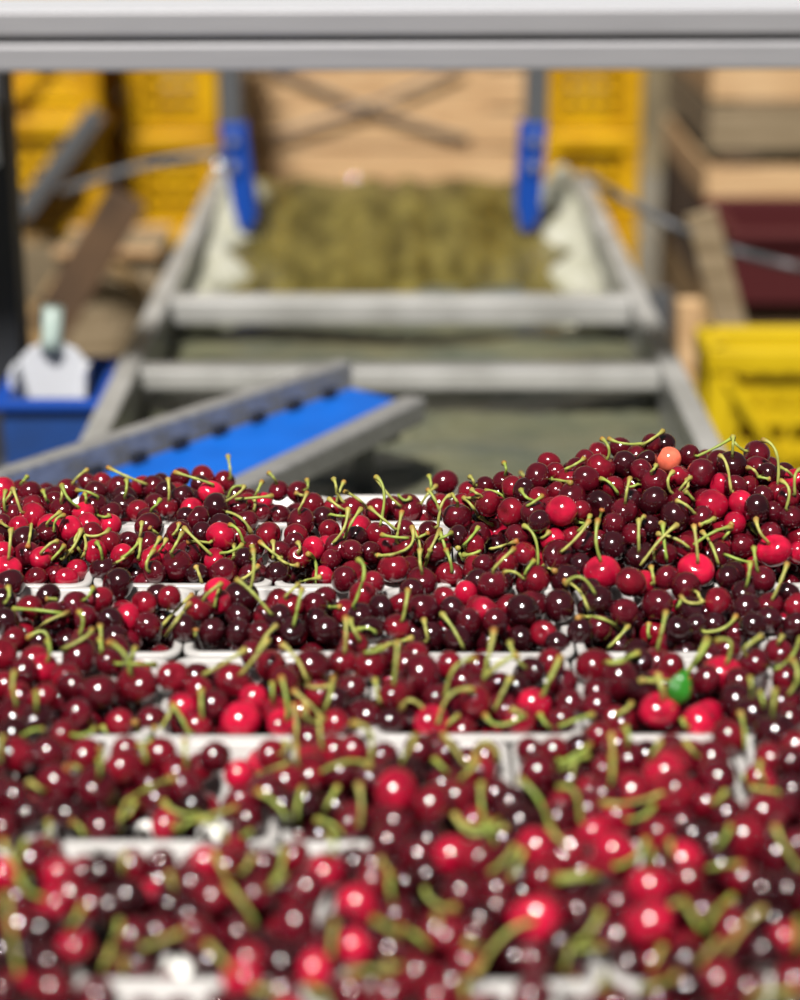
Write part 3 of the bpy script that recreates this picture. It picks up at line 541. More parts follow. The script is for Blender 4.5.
# stems: tip x,y, middle x,y, cherry end x,y
ST = [
 (0,460,5,"435,50,400,75,370,108 540,38,630,80,725,118 310,125,310,170,305,205 310,130,340,190,388,232 385,152,440,160,490,185 633,100,633,140,625,180 65,145,85,200,105,258 65,145,45,180,20,215 28,155,20,200,25,250 135,85,120,100,105,118 215,155,225,180,235,205 140,435,150,380,158,320 300,262,260,290,235,320 320,278,280,300,272,355 405,350,370,430,310,498 405,350,430,420,410,490 405,360,375,400,400,455 545,350,480,380,412,370 545,278,520,285,485,275 0,310,30,330,55,345 55,350,50,420,45,480 285,408,250,420,205,465 320,430,290,465,260,498 425,170,430,190,430,215 800,200,780,225,760,245 710,315,705,350,700,385 750,340,770,355,790,372 700,400,700,450,690,495 700,400,660,450,610,490 800,390,770,440,740,495 485,415,500,440,510,480 355,455,345,480,343,498"),
 (160,460,5,"75,62,170,90,265,122 40,95,45,140,45,190 420,135,370,135,345,180 420,135,400,160,350,195 560,180,480,188,380,195 510,108,490,150,478,180 470,195,475,220,470,250 455,365,410,295,335,260 545,65,565,85,580,108 735,100,740,130,730,150 680,165,705,175,720,178 735,165,715,210,695,250 340,-20,350,40,355,90 120,340,180,400,250,468 110,365,80,420,55,465 30,400,15,430,0,450 140,410,190,408,245,415 350,325,390,350,415,410 500,410,560,460,610,495 565,410,568,450,565,495 690,415,700,440,690,462 460,430,470,470,470,498 370,425,370,460,365,495 410,425,360,455,305,465 95,320,85,350,65,375"),
 (320,460,5,"68,95,80,130,80,170 120,110,100,150,85,205 125,160,190,195,235,240 45,195,90,230,125,250 280,85,330,160,395,225 280,85,320,160,305,310 450,190,420,200,385,165 250,240,310,290,375,345 140,245,120,340,65,415 205,245,160,310,125,385 145,280,100,280,55,272 410,260,395,330,380,405 310,375,370,385,440,390 460,335,440,440,290,480 460,335,495,410,500,498 540,365,510,380,480,395 600,350,560,430,530,498 600,360,620,420,640,498 655,365,630,380,600,395 650,180,610,220,590,330 545,80,555,120,550,160 580,130,540,170,508,215 540,150,570,190,600,255 660,175,680,200,688,215 750,85,765,100,770,125 760,150,780,165,800,175 720,190,760,230,790,280 790,180,750,190,720,190 790,340,760,380,715,430 690,440,700,470,715,498 720,475,760,470,800,455"),
 (480,430,5,"120,165,130,190,128,215 205,215,215,225,222,240 520,142,480,170,428,195 455,265,400,252,355,250 30,305,80,310,125,340 205,300,230,335,265,352 310,330,270,360,235,380 610,45,640,80,645,130 605,245,650,265,690,320 750,242,735,300,728,350 800,265,770,280,745,285 610,400,600,440,585,480 550,430,530,465,500,498 5,435,40,465,60,470 480,460,510,465,530,470"),
 (640,430,5,"115,5,60,45,5,78 465,35,400,75,290,130 465,35,465,70,462,115 465,35,480,70,520,102 400,130,435,180,455,315 615,50,680,110,690,255 165,210,140,250,150,305 250,240,230,260,200,298 235,250,240,280,220,305 80,178,70,195,55,210 540,190,570,200,590,235 645,245,620,240,590,235 700,190,730,200,755,225 705,255,745,300,730,390 800,200,775,230,775,320 185,355,230,375,265,410 230,310,260,340,275,370 20,435,5,450,0,480 105,465,115,480,120,498 370,445,330,460,300,475 460,470,420,490,380,500 580,445,585,470,580,500 -155,45,-80,68,5,68"),
 (0,550,5,"40,185,45,230,25,265 660,5,620,40,580,65 770,0,735,60,740,105 465,190,450,220,430,245 340,315,250,350,195,390 395,310,415,350,400,420 70,295,180,300,320,318 140,440,220,410,250,498 460,400,420,440,310,498 500,380,505,430,500,498 540,465,570,480,600,498 235,245,260,245,285,250"),
 (160,550,5,"180,85,195,120,210,165 465,0,470,80,458,178 385,150,460,210,550,315 305,170,260,200,225,235 300,200,280,240,275,285 160,225,90,290,10,380 150,265,90,340,30,430 580,380,530,430,490,498 180,400,178,420,175,440 740,20,780,70,770,200 690,75,640,70,580,30 710,195,690,280,670,370 800,135,740,150,700,155 490,80,450,120,410,145 690,175,660,200,625,235"),
 (320,550,5,"190,50,220,120,165,280 440,200,430,270,415,345 290,28,350,25,415,5 500,0,500,60,510,105 550,0,540,40,525,80 630,0,650,50,660,105 720,28,760,20,800,5 610,320,670,400,720,498 190,400,240,390,280,415 130,340,130,420,125,498 460,440,350,470,240,498 150,350,170,400,200,450 520,350,530,400,540,450 100,285,70,285,50,290"),
 (480,520,5,"220,30,275,90,290,215 545,5,490,80,412,155 590,0,580,100,600,190 345,60,310,90,280,80 170,145,120,190,65,248 185,105,110,130,50,145 420,305,500,360,545,470 430,320,500,285,570,360 120,260,170,260,210,290 375,255,345,240,320,225 270,205,240,240,225,275 795,0,793,80,795,145"),
 (640,520,5,"185,25,100,100,5,225 90,70,180,95,245,140 115,20,120,100,135,205 75,150,70,170,70,195 270,30,280,100,290,200 455,35,370,60,275,120 310,60,360,130,395,240 300,25,330,15,355,5 455,40,440,65,420,90 580,0,600,60,635,105 570,140,575,190,585,245 555,215,500,200,435,175 550,220,545,270,535,320 735,220,710,290,665,390 55,235,65,280,70,320 205,385,250,415,320,410 320,415,300,390,290,365 205,385,200,410,185,440 545,20,560,45,585,70"),
 (480,600,5,"70,150,50,260,20,380 175,275,120,310,25,385 150,215,165,260,220,335 405,285,360,380,320,465 150,390,120,450,100,498 490,90,600,90,690,140 740,130,690,190,640,240 790,265,700,300,640,310"),
 (640,600,5,"335,190,280,290,230,370 480,80,420,140,325,160 130,60,110,150,90,230 45,120,40,160,45,190 385,205,450,210,440,300 605,180,550,220,510,255 710,185,700,200,690,215 800,190,750,290,660,355 750,300,790,350,790,420 0,405,60,400,180,410 95,380,110,430,120,480"),
 (0,640,4,"60,130,50,180,65,250 145,210,145,240,145,275 440,10,500,60,520,130 620,100,540,95,470,95 540,35,530,60,520,90 170,360,130,360,100,380 690,260,730,320,760,380 690,260,670,310,640,360 540,330,555,370,580,400 400,0,405,30,405,55 400,430,410,470,400,498 190,5,200,40,195,75 10,390,0,430,5,480 560,420,580,450,580,490 740,400,740,450,750,498 380,355,340,380,295,380 410,350,430,380,420,410 620,350,600,400,560,420"),
 (200,640,4,"270,0,220,70,170,130 180,40,100,90,20,135 330,20,390,80,430,170 535,150,510,250,480,310 480,310,480,370,490,430 375,205,430,250,490,310 325,150,345,230,350,310 530,180,470,190,420,180 700,160,710,210,725,270 790,10,785,80,775,170 610,335,680,370,680,480 290,175,290,210,290,240 375,260,385,340,380,420 380,420,385,460,390,498 420,270,440,320,470,330 5,200,5,260,10,310 740,30,700,45,660,50 420,250,415,300,440,330 340,410,345,430,330,455"),
 (400,640,4,"640,70,600,150,575,215 300,75,220,110,185,215 290,200,200,220,155,330 370,0,350,80,340,150 470,65,400,90,340,150 440,155,410,210,380,280 340,300,400,340,500,300 440,15,460,70,495,105 10,270,40,240,90,270 230,305,210,320,190,340 175,380,220,440,260,498 60,385,40,430,10,480 770,300,700,320,640,345 560,300,580,330,600,350 450,280,480,290,500,310 290,490,340,410,400,480 760,420,700,460,640,490"),
 (600,640,4,"435,0,400,70,345,135 620,5,590,20,570,45 770,80,790,140,760,210 700,200,695,250,690,290 125,255,100,280,60,300 230,140,240,180,250,220 170,160,210,165,240,165 560,290,580,380,575,460 30,90,80,90,150,60 240,410,220,440,200,465 100,350,115,390,110,420 600,155,605,180,605,210 340,410,365,435,380,460 45,380,50,430,50,498 640,210,650,240,655,270 330,320,335,335,340,350"),
 (0,755,4,"690,95,600,130,500,190 500,190,485,240,480,330 655,190,710,230,790,240 15,345,50,420,110,498 195,270,195,300,200,330 290,270,320,290,335,325 120,110,145,125,170,145 270,50,300,45,320,60 400,20,400,50,400,80 700,280,720,330,720,380 500,400,495,430,490,470 100,350,80,390,70,420 790,260,750,270,720,300 540,190,520,230,500,250"),
 (200,755,4,"360,25,310,50,245,70 680,45,600,25,490,65 230,145,310,200,350,265 410,135,390,200,390,260 550,130,520,180,490,240 635,120,645,200,640,280 470,260,530,280,570,320 330,380,330,430,300,498 140,210,80,230,10,250 0,260,50,270,80,300 210,410,190,440,170,470 60,400,90,460,110,498 720,420,750,460,770,498 520,320,540,360,520,390 200,310,180,320,170,330"),
 (400,755,4,"325,115,325,200,340,260 340,260,350,300,380,350 480,100,550,170,600,290 600,290,630,330,670,360 460,370,420,420,360,470 490,390,470,440,440,490 140,20,165,45,190,70 310,20,280,60,245,90 750,5,700,20,640,60 700,30,690,60,690,100 640,130,700,150,720,260 240,270,300,290,350,280 620,490,700,480,760,470 390,260,330,310,270,310 420,290,370,290,330,240 220,240,250,290,300,320"),
 (600,755,4,"10,195,130,190,240,155 210,205,180,240,120,260 500,150,470,180,450,190 600,0,580,70,570,150 610,130,660,140,710,145 700,290,740,370,790,450 520,290,500,330,470,370 185,340,150,400,60,450 50,0,50,60,45,110 560,440,500,440,430,455 210,390,200,410,190,430 280,350,285,375,290,400 640,30,640,70,660,110"),
 (0,875,4,"70,0,110,60,170,90 30,80,40,200,75,380 480,190,470,230,450,280 450,290,430,330,410,380 680,0,690,30,700,60 730,230,650,260,580,290 330,130,300,180,280,210 500,340,490,360,500,390"),
 (200,875,4,"110,40,170,110,220,190 700,180,750,210,800,240 540,190,530,250,530,320 30,280,80,330,130,390 220,460,280,460,320,480 600,400,660,380,750,390 330,0,300,30,280,50 760,0,760,50,770,100 440,450,480,470,510,490 750,350,770,370,790,360"),
 (400,875,4,"300,400,420,240,530,190 0,210,60,240,130,300 220,130,150,120,100,70 150,170,150,185,155,205 800,150,770,210,720,270 660,380,670,330,680,290 800,290,760,290,720,300 260,430,260,470,270,498 790,10,700,15,620,30 700,420,680,450,650,490 270,270,290,280,310,280"),
 (600,875,4,"530,90,460,150,410,250 330,100,380,180,410,240 650,140,580,200,510,300 470,270,440,300,400,350 250,290,230,330,210,380 790,180,790,240,780,340 310,400,230,440,160,450 780,470,680,470,600,490 0,450,10,420,20,390 290,120,310,110,330,105"),
]
SHADE = {0: (.026, .0018, .0040), 1: (.070, .0022, .0070), 2: (.135, .003, .010), 3: (.35, .0045, .026), 4: (.72, .14, .08)}

SEG = [(523, 122, 135), (523, 163, 176), (523, 256, 274), (523, 368, 440), (523, 440, 452), (586, 25, 40), (586, 57, 100), (586, 136, 185), (586, 187, 210), (586, 253, 330), (584, 436, 466), (579, 738, 750), (580, 785, 800), (655, 143, 245), (655, 280, 340), (653, 425, 572), (651, 582, 640), (651, 668, 695), (738, 90, 295), (738, 318, 400), (738, 449, 508), (738, 535, 590), (734, 626, 690), (846, 47, 115), (846, 118, 200), (846, 245, 345), (988, 102, 152), (988, 170, 200), (985, 482, 575), (985, 588, 600), (985, 630, 668)]
SEGW = []
for (sv, sa, sb) in SEG:
    pa, pb = at_z(sa, sv, RIM), at_z(sb, sv, RIM); SEGW.append((min(LY, key=lambda q_: abs(q_-pa[1])), pa[0], pb[0]))
def Hs(x, Y):
    """height of the cherry surface (sphere centres) relative to the rim plane"""
    r = 0
    for i in range(7):
        if Y >= LY[i]: r = i
    t = min(max((Y-LY[r])/(LY[r+1]-LY[r]), 0), 1)      # 0 front, 1 back
    w = 0
    for (ly, xa, xb) in SEGW:      # stretches where a rim stays clear
        dx = max(xa-x, x-xb, 0); dy = abs(Y-ly)
        w = max(w, math.exp(-(dx/.010)**2)*(1 if dy < .02 else math.exp(-((dy-.02)/.012)**2)))
    h = (.0095*(1-w)-.003*w)+.006*math.sin(math.pi*t)
    if r == 4: h -= .016*max(0, 1-t/.55)
    jx = abs(((x-OFF[r]+PW/2) % PW)-PW/2)          # heaped over the joint between two punnets
    if w < .5: h = max(h, .0112*math.exp(-(max(jx-.012, 0)/.006)**2)+h*(1-math.exp(-(max(jx-.012, 0)/.006)**2)))
    s = 1/(1+math.exp(-(x-.075)/.028))
    h += s*.056*math.exp(-((Y-1.655)/.125)**2)
    h += .010*math.exp(-((x+.20)/.07)**2-((Y-1.70)/.05)**2)
    if r == 6: h += .002
    return h+zdrop(Y)
def solve(u, v):
    best = None
    r_ = ray(u, v); prev = None
    for t in np.arange(.80, 1.98, .004):
        p = CAM+r_*t
        if p[1] > LY[-1]-.016: break
        g = p[2]-RIM-Hs(p[0], p[1])
        if best is None or g < best[0]: best = (g, t)
        if g <= 0: return t
    return best[1]

T = []
for (u0, v0, sc_, s) in CH:
    for it in s.split():
        x, y, d, sh = map(float, it.split(',')); u, v = u0+x/sc_, v0+y/sc_; d = d/sc_
        if any((u-a[0])**2+(v-a[1])**2 < (.42*min(d, a[2]))**2 for a in T): continue
        T.append((u, v, d, int(sh)))
N = len(T)
P = np.zeros((N, 3)); Rr = np.zeros(N); RAY = np.zeros((N, 3)); UV = np.array([(a[0], a[1]) for a in T])
SH = [a[3] for a in T]
for i, (u, v, d, sh) in enumerate(T):
    t = solve(u, v); P[i] = at_t(u, v, t); RAY[i] = ray(u, v)/np.linalg.norm(ray(u, v))
    big = 1.06 if v < 640 else 1.06+.20*min(1, (v-640)/150)
    Rr[i] = min(max(.5*d*t/FPX*big, .0102 if v < 600 else .0110), .0148)
P0 = P.copy()
LYa = np.array(LY)
def wall_push(P, Rr, k=1.0):
    """keep spheres off the rims of the row lines"""
    for ly in LY[:-1]:
        dy = P[:, 1]-ly; dz = P[:, 2]-(RIM+np.array([zdrop(y) for y in P[:, 1]]))
        dzz = np.maximum(dz, 0); ad = np.maximum(np.abs(dy)-.006, 0); dist = np.sqrt(ad**2+dzz**2); pen = Rr*.97-dist
        m = pen > 0
        up = m & (dz > -.002)
        P[up, 2] += np.minimum(pen[up], .004)*.6; P[up, 1] += np.sign(dy[up])*np.minimum(pen[up], .004)*.5
        dn = m & ~up
        P[dn, 1] += np.sign(dy[dn])*np.minimum(pen[dn], .005)
# for occluding pairs the one lower in the picture is nearer
for itn in range(220):
    D = P[:, None, :]-P[None, :, :]; dist = np.sqrt((D**2).sum(-1))+np.eye(N)*9
    need = (Rr[:, None]+Rr[None, :])*.945; pen = np.maximum(need-dist, 0)
    if itn < 60:   # bias separation into depth for stacked pairs
        dv = UV[:, None, 1]-UV[None, :, 1]
        D = D + np.sign(-dv)[:, :, None]*FW[None, None, :]*.004*(pen > 0)[:, :, None]
        D = D/np.maximum(np.sqrt((D**2).sum(-1))[:, :, None], 1e-6)
    else: D = D/dist[:, :, None]
    mv = (D*(pen*.38)[:, :, None]).sum(1)
    ln = np.linalg.norm(mv, axis=1)[:, None]; mv *= np.minimum(1, .004/np.maximum(ln, 1e-9))
    P += mv
    # pull back to own sight line (most of lateral) and weakly to the surface
    off = P-CAM; along = (off*RAY).sum(1)[:, None]*RAY; lat = off-along
    P = CAM+along+lat*(.80 if itn < 170 else .96)
    if itn < 170: P += (P0-P)*.015
    if itn > 30: wall_push(P, Rr)
for i in range(N):
    pass
# shrink whatever still overlaps
for _ in range(6):
    D = P[:, None, :]-P[None, :, :]; dist = np.sqrt((D**2).sum(-1))+np.eye(N)*9
    ratio = (dist/(Rr[:, None]+Rr[None, :])).min(1)
    m = ratio < .93; Rr[m] = np.maximum(Rr[m]*.97, .0088)
print('TRACED', N, 'moved px', float(np.mean([np.hypot(*(np.array(proj(P[i])[:2])-UV[i])) for i in range(N)])), 'overlap<.9', int((ratio < .9).sum()), 'min', float(ratio.min()))

# ---- filler cherries under and between
SKY = [(0, 487), (100, 480), (200, 482), (300, 497), (350, 505), (430, 503), (480, 492), (520, 478), (560, 464), (620, 456), (680, 450), (760, 452), (800, 478)]
def skyline(u): return float(np.interp(u, [a[0] for a in SKY], [a[1] for a in SKY]))
HOLE = [(150, 834, 14), (210, 836, 14), (236, 762, 13), (220, 796, 8), (512, 754, 9), (178, 968, 14), (66, 740, 0), (368, 982, 9), (770, 974, 11), (104, 738, 6)]
Tuv = np.array([proj(p) for p in P]); Trp = Rr/Tuv[:, 2]*FPX
allP = list(P); allR = list(Rr); allS = list(SH)
AP = np.zeros((20000, 3)); AR = np.zeros(20000); na = N; AP[:N] = P; AR[:N] = Rr
def in_wall(x, y, z, R):
    for (r, i_, xa, xb, y0, y1, tt) in PUN:
        if y0 <= y < y1 and xa <= x < xb:
            dz = RIM+zdrop(y)-z
            e_ = min(x-xa, xb-x, y-y0, y1-y)
            if (i_ == 0 and x-xa < R) or (i_ == tt-1 and xb-x < R): return True
            if dz < 0: return math.hypot(max(e_-.004, 0), dz) < R*.93
            ins = .0058+.0065*min(dz/DEEP, 1)
            return e_ < ins+R*.95
    return True
def try_add(x, y, z, R, tol, top):
    global na
    p = np.array([x, y, z])
    if z < RIM-DEEP+zdrop(y)+R+.001: return False
    d2 = ((AP[:na]-p)**2).sum(1)
    if (d2 < ((AR[:na]+R)*tol)**2).any(): return False
    if in_wall(x, y, z, R): return False
    u, v, t = proj(p); rp = R/t*FPX
    if -rp < u < 800+rp and v < 1000+rp:
        if v-rp < skyline(u)-2: return False
        dd = np.hypot(Tuv[:, 0]-u, Tuv[:, 1]-v)
        if ((dd < Trp*.8) & (Tuv[:, 2] > t-.001)).any(): return False
        for (sv, sa, sb) in SEG:
            if sa-rp*.4 < u < sb+rp*.4 and sv-rp*.85 < v < sv+rp+4 and t < proj(at_z(u, sv, RIM))[2]+.004: return False
        if any((u-a)**2+(v-b_)**2 < (c_+rp*.7)**2 for a, b_, c_ in HOLE): return False
    AP[na] = p; AR[na] = R; na += 1
    allS.append(int(rng.choice([0, 0, 1, 1, 1, 2, 2, 3])) if top else int(rng.choice([0, 1, 1, 2])))
    return True
def half_at(y): return (y*cs+.61*sn)/FPX*400+.19
for _ in range(15000):       # top layer, between the cherries already there
    x = rng.uniform(-.56, .56); y = rng.uniform(LY[0], LY[-1]-.006)
    if abs(x) > half_at(y): continue
    try_add(x, y, RIM+Hs(x, y)-rng.uniform(0, .007), rng.uniform(.0108, .0132), .94, True)
for k in range(2):          # packed layers below
    sp = .0235
    for kz in range(7):
        z0 = RIM-DEEP+.0128+kz*.0195
        for ky in range(60):
            y = LY[0]+.012+ky*sp*.88+(kz % 2)*sp*.3
            if y > LY[-1]-.01: break
            for kx in range(-24, 25):
                x = kx*sp+(ky % 2)*sp/2+rng.uniform(-.001, .001)
                if abs(x) > half_at(y): continue
                z = z0+zdrop(y)
                if z > RIM+Hs(x, y)-.008: continue
                yy = y+rng.uniform(-.001, .001)
                for (dx, dy, dz_) in ((0, 0, 0), (.006, 0, -.003), (-.006, 0, -.003), (0, .006, 0), (0, -.006, -.004)):
                    if try_add(x+dx, yy+dy, z+dz_, .0116 if k == 0 else .0102, .93, z > RIM-.012): break
for _ in range(12000):
    x = rng.uniform(-.56, .56); y = rng.uniform(LY[0], LY[-1]-.006)
    if abs(x) > half_at(y): continue
    try_add(x, y, RIM+Hs(x, y)-rng.uniform(.004, .035), rng.uniform(.0095, .0105), .91, False)
AP = AP[:na]; AR = AR[:na]
print('ALL', na)
# ---- stems
auv = np.array([proj(p) for p in AP]); arp = AR/auv[:, 2]*FPX
def hit(u, v):
    r_ = ray(u, v); rn = r_/np.linalg.norm(r_); oc = AP-CAM
    b_ = oc@rn; d2 = (oc**2).sum(1)-b_**2; m = d2 < (AR*.98)**2
    if not m.any(): return None, None
    t = np.where(m, b_-np.sqrt(np.maximum(AR**2-d2, 0)), 99); i = int(t.argmin())
    return t[i]/np.linalg.norm(r_), i
stems = {}
for (u0, v0, sc_, s) in ST:
    for it in s.split():
        a = list(map(float, it.split(',')))
        p = [(u0+a[i]/sc_, v0+a[i+1]/sc_) for i in (0, 2, 4)]
        t0, i0 = hit(*p[2])
        if i0 is None or auv[i0][2]-t0 > .05:
            dd = np.hypot(auv[:, 0]-p[2][0], auv[:, 1]-p[2][1])-arp*.5; dd[na if False else 0:] += 0
            cand = np.argsort(dd)[:6]; i0 = int(min(cand, key=lambda q_: auv[q_][2]+dd[q_]*.002)); t0 = auv[i0][2]-.004
        n = 10; pts = []
        for k in range(n+1):
            q_ = k/n; c0, c1, c2 = (1-q_)*(1-2*q_), 4*q_*(1-q_), q_*(2*q_-1)     # through the middle point
            u = c0*p[2][0]+c1*p[1][0]+c2*p[0][0]; v = c0*p[2][1]+c1*p[1][1]+c2*p[0][1]
            th, ih = hit(u, v); tt = t0+.004*q_-.010*math.sin(math.pi*q_)*.6
            if th is not None and k > 0: tt = min(tt, th-.0022)
            pts.append([u, v, tt])
        ts_ = np.array([q_[2] for q_ in pts])
        for _ in range(2): ts_[1:-1] = np.minimum(ts_[1:-1], (ts_[:-2]+2*ts_[1:-1]+ts_[2:])/4)
        W = [at_t(q_[0], q_[1], tq) for q_, tq in zip(pts, ts_)]
        c = AP[i0]; dvec = W[0]-c; L = np.linalg.norm(dvec)
        W[0] = c+dvec/L*AR[i0]*.74
        W.insert(1, c+dvec/L*AR[i0]*1.02)
        stems.setdefault(i0, []).append(W)

def stem_geo(W, big=1.0):
    b = MB(); n = len(W); rb = .00132*big
    rad = [rb*1.25]+[rb*(1.0+.10*math.sin(k*1.7)) for k in range(n-3)]+[rb*1.55, rb*2.1]
    e = W[-1]+(W[-1]-W[-2])/max(np.linalg.norm(W[-1]-W[-2]), 1e-6)*.0014
    b.tube(W+[e], rad+[rb*1.3], 6)
    g = rng.uniform(0, 1); g0 = np.array([.22+.14*g, .31+.03*g, .05+.04*g]); br = np.array([.30, .10, .02])
    cols = []
    m = len(W)+1; wt = rng.uniform(.3, 1)
    for k in range(m):
        q_ = k/(m-1); w = min(1, max(0, (q_-.76)/.16))*wt; cols += [g0*(1-w)+br*w]*6
    return b.v, b.f, cols


def cherry_geo(c, R, axis, nu, nv, seed):
    a = Vector(axis).normalized(); Q = a.to_track_quat('Z', 'Y').to_matrix()
    rs = random.Random(seed); sq = rs.uniform(.88, .98); sx = rs.uniform(.98, 1.05); sy = rs.uniform(.95, 1.0); spin = rs.uniform(0, 6.3)
    V = []; 
    for j in range(nv+1):
        th = math.pi*j/nv
        for i in range(nu):
            ph = 2*math.pi*i/nu
            dimple = .26*math.exp(-(th/.36)**2)+.04*math.exp(-((math.pi-th)/.3)**2)
            heart = 1+.03*math.cos(2*ph)*math.sin(th)-.035*math.exp(-(((ph+.3) % 6.283)-math.pi)**2/.05)*math.sin(th)
            r = R*(1-dimple)*heart*(1+.03*math.cos(th))
            x, y, z = r*math.sin(th)*math.cos(ph)*sx, r*math.sin(th)*math.sin(ph)*sy, r*math.cos(th)*sq
            V.append((x, y, z))
            if j in (0, nv): break
    cr, sr = math.cos(spin), math.sin(spin)
    VV = np.array(V); VV = np.stack([VV[:, 0]*cr-VV[:, 1]*sr, VV[:, 0]*sr+VV[:, 1]*cr, VV[:, 2]], 1)@np.array(Q).T+np.asarray(c)
    F = []
    row = lambda j, i: 0 if j == 0 else (1+(nv-1)*nu if j == nv else 1+(j-1)*nu+i % nu)
    for j in range(nv):
        for i in range(nu):
            if j == 0: F.append((0, row(1, i), row(1, i+1)))
            elif j == nv-1: F.append((row(j, i), row(nv, 0), row(j, i+1)))
            else: F.append((row(j, i), row(j+1, i), row(j+1, i+1), row(j, i+1)))
    return VV, F
def col_of(sh):
    c = np.array(SHADE[sh]); k = rng.uniform(.78, 1.25) if sh < 4 else 1
    return c*k
def mesh_obj(name, V, F, cols, m, parent=None, origin=(0, 0, 0), smooth=True):
    me = bpy.data.meshes.new(name); o_ = np.asarray(origin, float)
    me.from_pydata((np.asarray(V)-o_).tolist(), [], F); me.materials.append(m)
    at = me.attributes.new('hue', 'FLOAT_COLOR', 'POINT')
    cc = np.ones((len(V), 4), np.float32); cc[:, :3] = np.asarray(cols); at.data.foreach_set('color', cc.ravel())
    if smooth: me.shade_smooth()
    ob = bpy.data.objects.new(name, me); C.objects.link(ob)
    if parent is not None: ob.parent = parent
    else: ob.location = tuple(o_)
    return ob

# ---- how large each cherry shows (discs, nearest first, quarter-size buffer)
S_ = .5; Wb, Hb = 400, 500; zb = np.full((Hb, Wb), 99.0); ib = np.full((Hb, Wb), -1)
for i in range(na):
    u, v, t = auv[i]; rp = arp[i]*S_; cu, cv = u*S_, v*S_
    x0, x1, y0, y1 = int(max(0, cu-rp)), int(min(Wb, cu+rp+1)), int(max(0, cv-rp)), int(min(Hb, cv+rp+1))
    if x0 >= x1 or y0 >= y1: continue
    yy, xx = np.mgrid[y0:y1, x0:x1]; q_ = 1-((xx-cu)**2+(yy-cv)**2)/rp**2
    z = t-AR[i]*np.sqrt(np.maximum(q_, 0)); m = (q_ > 0) & (z < zb[y0:y1, x0:x1])
    zb[y0:y1, x0:x1][m] = z[m]; ib[y0:y1, x0:x1][m] = i
vis = np.bincount(ib[ib >= 0], minlength=na)
order = list(np.argsort(-vis))
IND = order[:296]
special = [i for i in range(N) if SH[i] == 4]
for s_ in special:
    if s_ not in IND: IND[-1] = s_
INDS = set(int(i) for i in IND)
print('visible', int((vis > 3).sum()), 'smallest individual', int(vis[IND[-2]]))

axes = {}
for i in range(na):
    if i in stems: axes[i] = stems[i][0][1]-AP[i]
    else:
        a = rng.normal(size=3); a[2] = abs(a[2])*.6
        if i >= N or rng.random() < .8: a = a if a@FW > -.1 else a-2*(a@FW)*FW*.9
        axes[i] = a
SHN = {0: 'blackish', 1: 'dark maroon', 2: 'deep red', 3: 'bright red', 4: 'coral'}
# place names for labels
info = {}
for i in INDS:
    x, y, z = AP[i]
    r = max([k for k in range(7) if y >= LY[k]] or [0])
    pk = [q_ for q_ in PUN if q_[0] == r]
    best = min(pk, key=lambda q_: abs((q_[2]+q_[3])/2-x)); frac = (y-LY[r])/(LY[r+1]-LY[r])
    band = 'front' if frac < .34 else 'middle' if frac < .67 else 'back'
    info[i] = (r, best[1], band, SH[i] if i < N else allS[i], i in stems, best[6])
buckets = {}
for i, k in info.items(): buckets.setdefault(k, []).append(i)
labels = {}
for k, lst in buckets.items():
    lst.sort(key=lambda i: auv[i][0]); r, ci, band, sh, st, tot = k
    pun = {0: 'leftmost', tot-1: 'rightmost'}.get(ci, ORD[ci])
    for j, i in enumerate(lst):
        pos = '' if len(lst) == 1 else ('leftmost ' if j == 0 else 'rightmost ' if j == len(lst)-1 else ORD[j]+' ')
        tail = ' from left' if len(lst) > 2 and 0 < j < len(lst)-1 else ''
        labels[i] = '%s%s %s cherry%s, %s of %s punnet, %s' % (pos, SHN[sh], 'stemmed' if st else 'stemless', tail, band, pun, ROWN[r])
SV, SF, SC = [], [], []; TV, TF, TC = [], [], []; so = to = 0
for i in range(na):
    sh = allS[i]; col = col_of(sh)
    near = auv[i][1] > 560
    if i in INDS:
        V, F = cherry_geo(AP[i], AR[i], axes[i], 26, 16, i)
        o = mesh_obj('cherry', V, F, np.tile(col, (len(V), 1)), cherry_m, origin=AP[i])
        tag(o, labels[i] if sh != 4 else 'single pale coral cherry on top of the heap at back right', 'cherry', 'cherries heaped in the punnets')
        for W in stems.get(i, []):
            v_, f_, c_ = stem_geo(W); mesh_obj('stem', v_, f_, c_, stem_m, parent=o, origin=AP[i])
    else:
        V, F = cherry_geo(AP[i], AR[i], axes[i], 22 if vis[i] > 0 else 12, 14 if vis[i] > 0 else 8, i)
        SV.append(V); SF += [tuple(k+so for k in f) for f in F]; SC.append(np.tile(col, (len(V), 1))); so += len(V)
        for W in stems.get(i, []):
            v_, f_, c_ = stem_geo(W); TV += v_; TF += [tuple(k+to for k in f) for f in f_]; TC += c_; to += len(v_)
rest = mesh_obj('cherries', np.concatenate(SV), SF, np.concatenate(SC), cherry_m)
tag(rest, 'all the smaller looking dark and red cherries filling the farther punnets and gaps', 'cherries', 'cherries heaped in the punnets', 'stuff')
so_ = mesh_obj('stems', TV, TF, TC, stem_m, parent=rest); so_['kind'] = 'stuff'

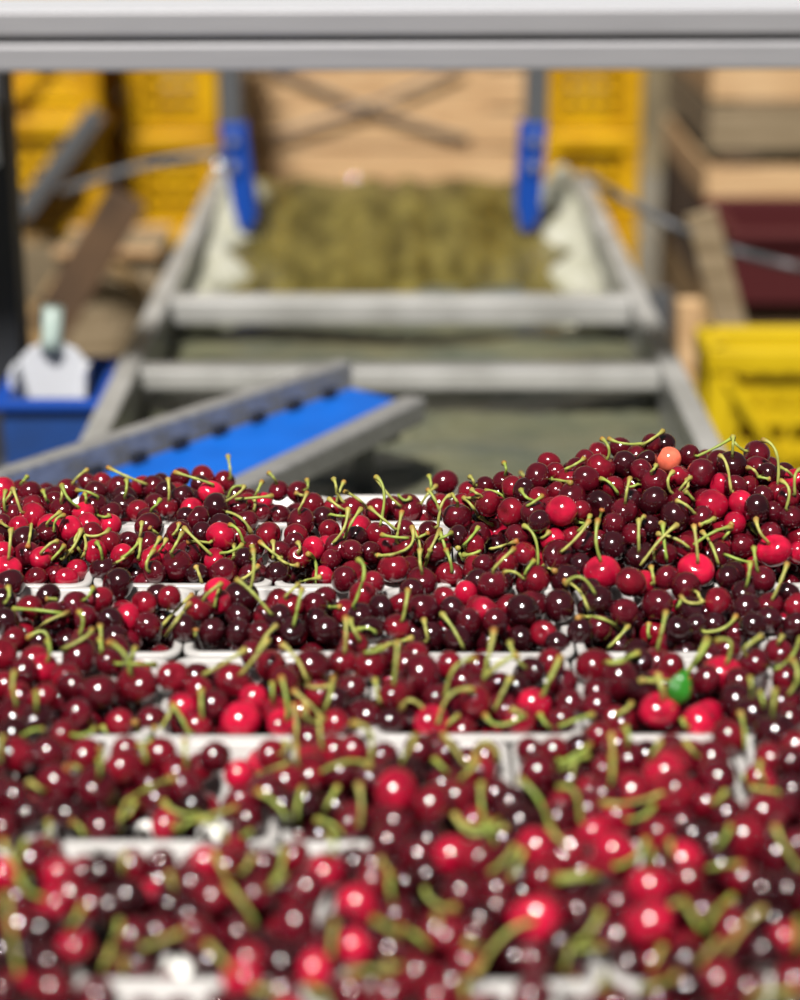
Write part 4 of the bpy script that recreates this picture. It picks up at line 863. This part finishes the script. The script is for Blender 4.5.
# ---- a green leaf among the cherries
def leaf_at(u, v, Lpx, ang, label, lift=.006):
    hs = [hit(u+a, v+b_)[0] for a in (-9, 0, 9) for b_ in (-12, 0, 12)]; t = min(q_ for q_ in hs if q_)-.001
    c = at_t(u, v, t); s = t/FPX; L = Lpx*s; ca, sa = math.cos(ang), math.sin(ang)
    ex = ca*XX+sa*UP; ey = -sa*XX+ca*UP
    b = MB(); n, w = 12, 6
    for j in range(n+1):
        q_ = j/n; hw = L*.33*math.sin(math.pi*min(1, q_*1.02))**.8*(1-.3*q_)+.0004
        for i in range(w+1):
            s2 = 2*i/w-1
            b.v.append(tuple(c+ex*(q_-.5)*L+ey*hw*s2+FW*(.004*abs(s2)+.006*(q_-.5)**2*4-.003*s2*s2+.0006*math.sin(14*q_))))
    for j in range(n):
        for i in range(w): a = j*(w+1)+i; b.f.append((a, a+1, a+w+2, a+w+1))
    o = b.build('leaf', M['leaf'], smooth=True, origin=c); sm = o.modifiers.new('solid', 'SOLIDIFY'); sm.thickness = .0006
    tag(o, label, 'leaf')
    b = MB(); b.tube([tuple(c-ex*L*.5), tuple(c-ex*L*.66)], .0009, 6); q2 = b.build('leaf_stalk', M['leaf'], o, origin=c); 
leaf_at(680, 688, 40, math.radians(70), 'green leaf lying among the cherries in the fourth row at right')

# ---- crumpled white liner scraps
def scrap(u, v, w_, label):
    p = at_z(u, v, RIM-.004); b = MB(); n = 8; s = w_/1900
    for j in range(n+1):
        for i in range(n+1):
            b.v.append((p[0]+(i/n-.5)*s*(1+.3*random.random()), p[1]+(j/n-.5)*s*.8, p[2]+random.uniform(-.002, .003)+.006*math.sin(i*.9)*math.cos(j*.7)))
    for j in range(n):
        for i in range(n): a = j*(n+1)+i; b.f.append((a, a+1, a+n+2, a+n+1))
    o = b.build('paper_scrap', M['paper'], smooth=True, origin=p); sm = o.modifiers.new('solid', 'SOLIDIFY'); sm.thickness = .0008
    tag(o, label, 'paper')
scrap(153, 830, 30, 'crumpled white scrap behind the rim of the second row, left of two')
scrap(213, 831, 30, 'crumpled white scrap behind the rim of the second row, right of two')
scrap(178, 970, 30, 'crumpled white scrap at the bottom left behind the front row rim')
scrap(768, 976, 22, 'crumpled white scrap near the bottom right corner among cherries')
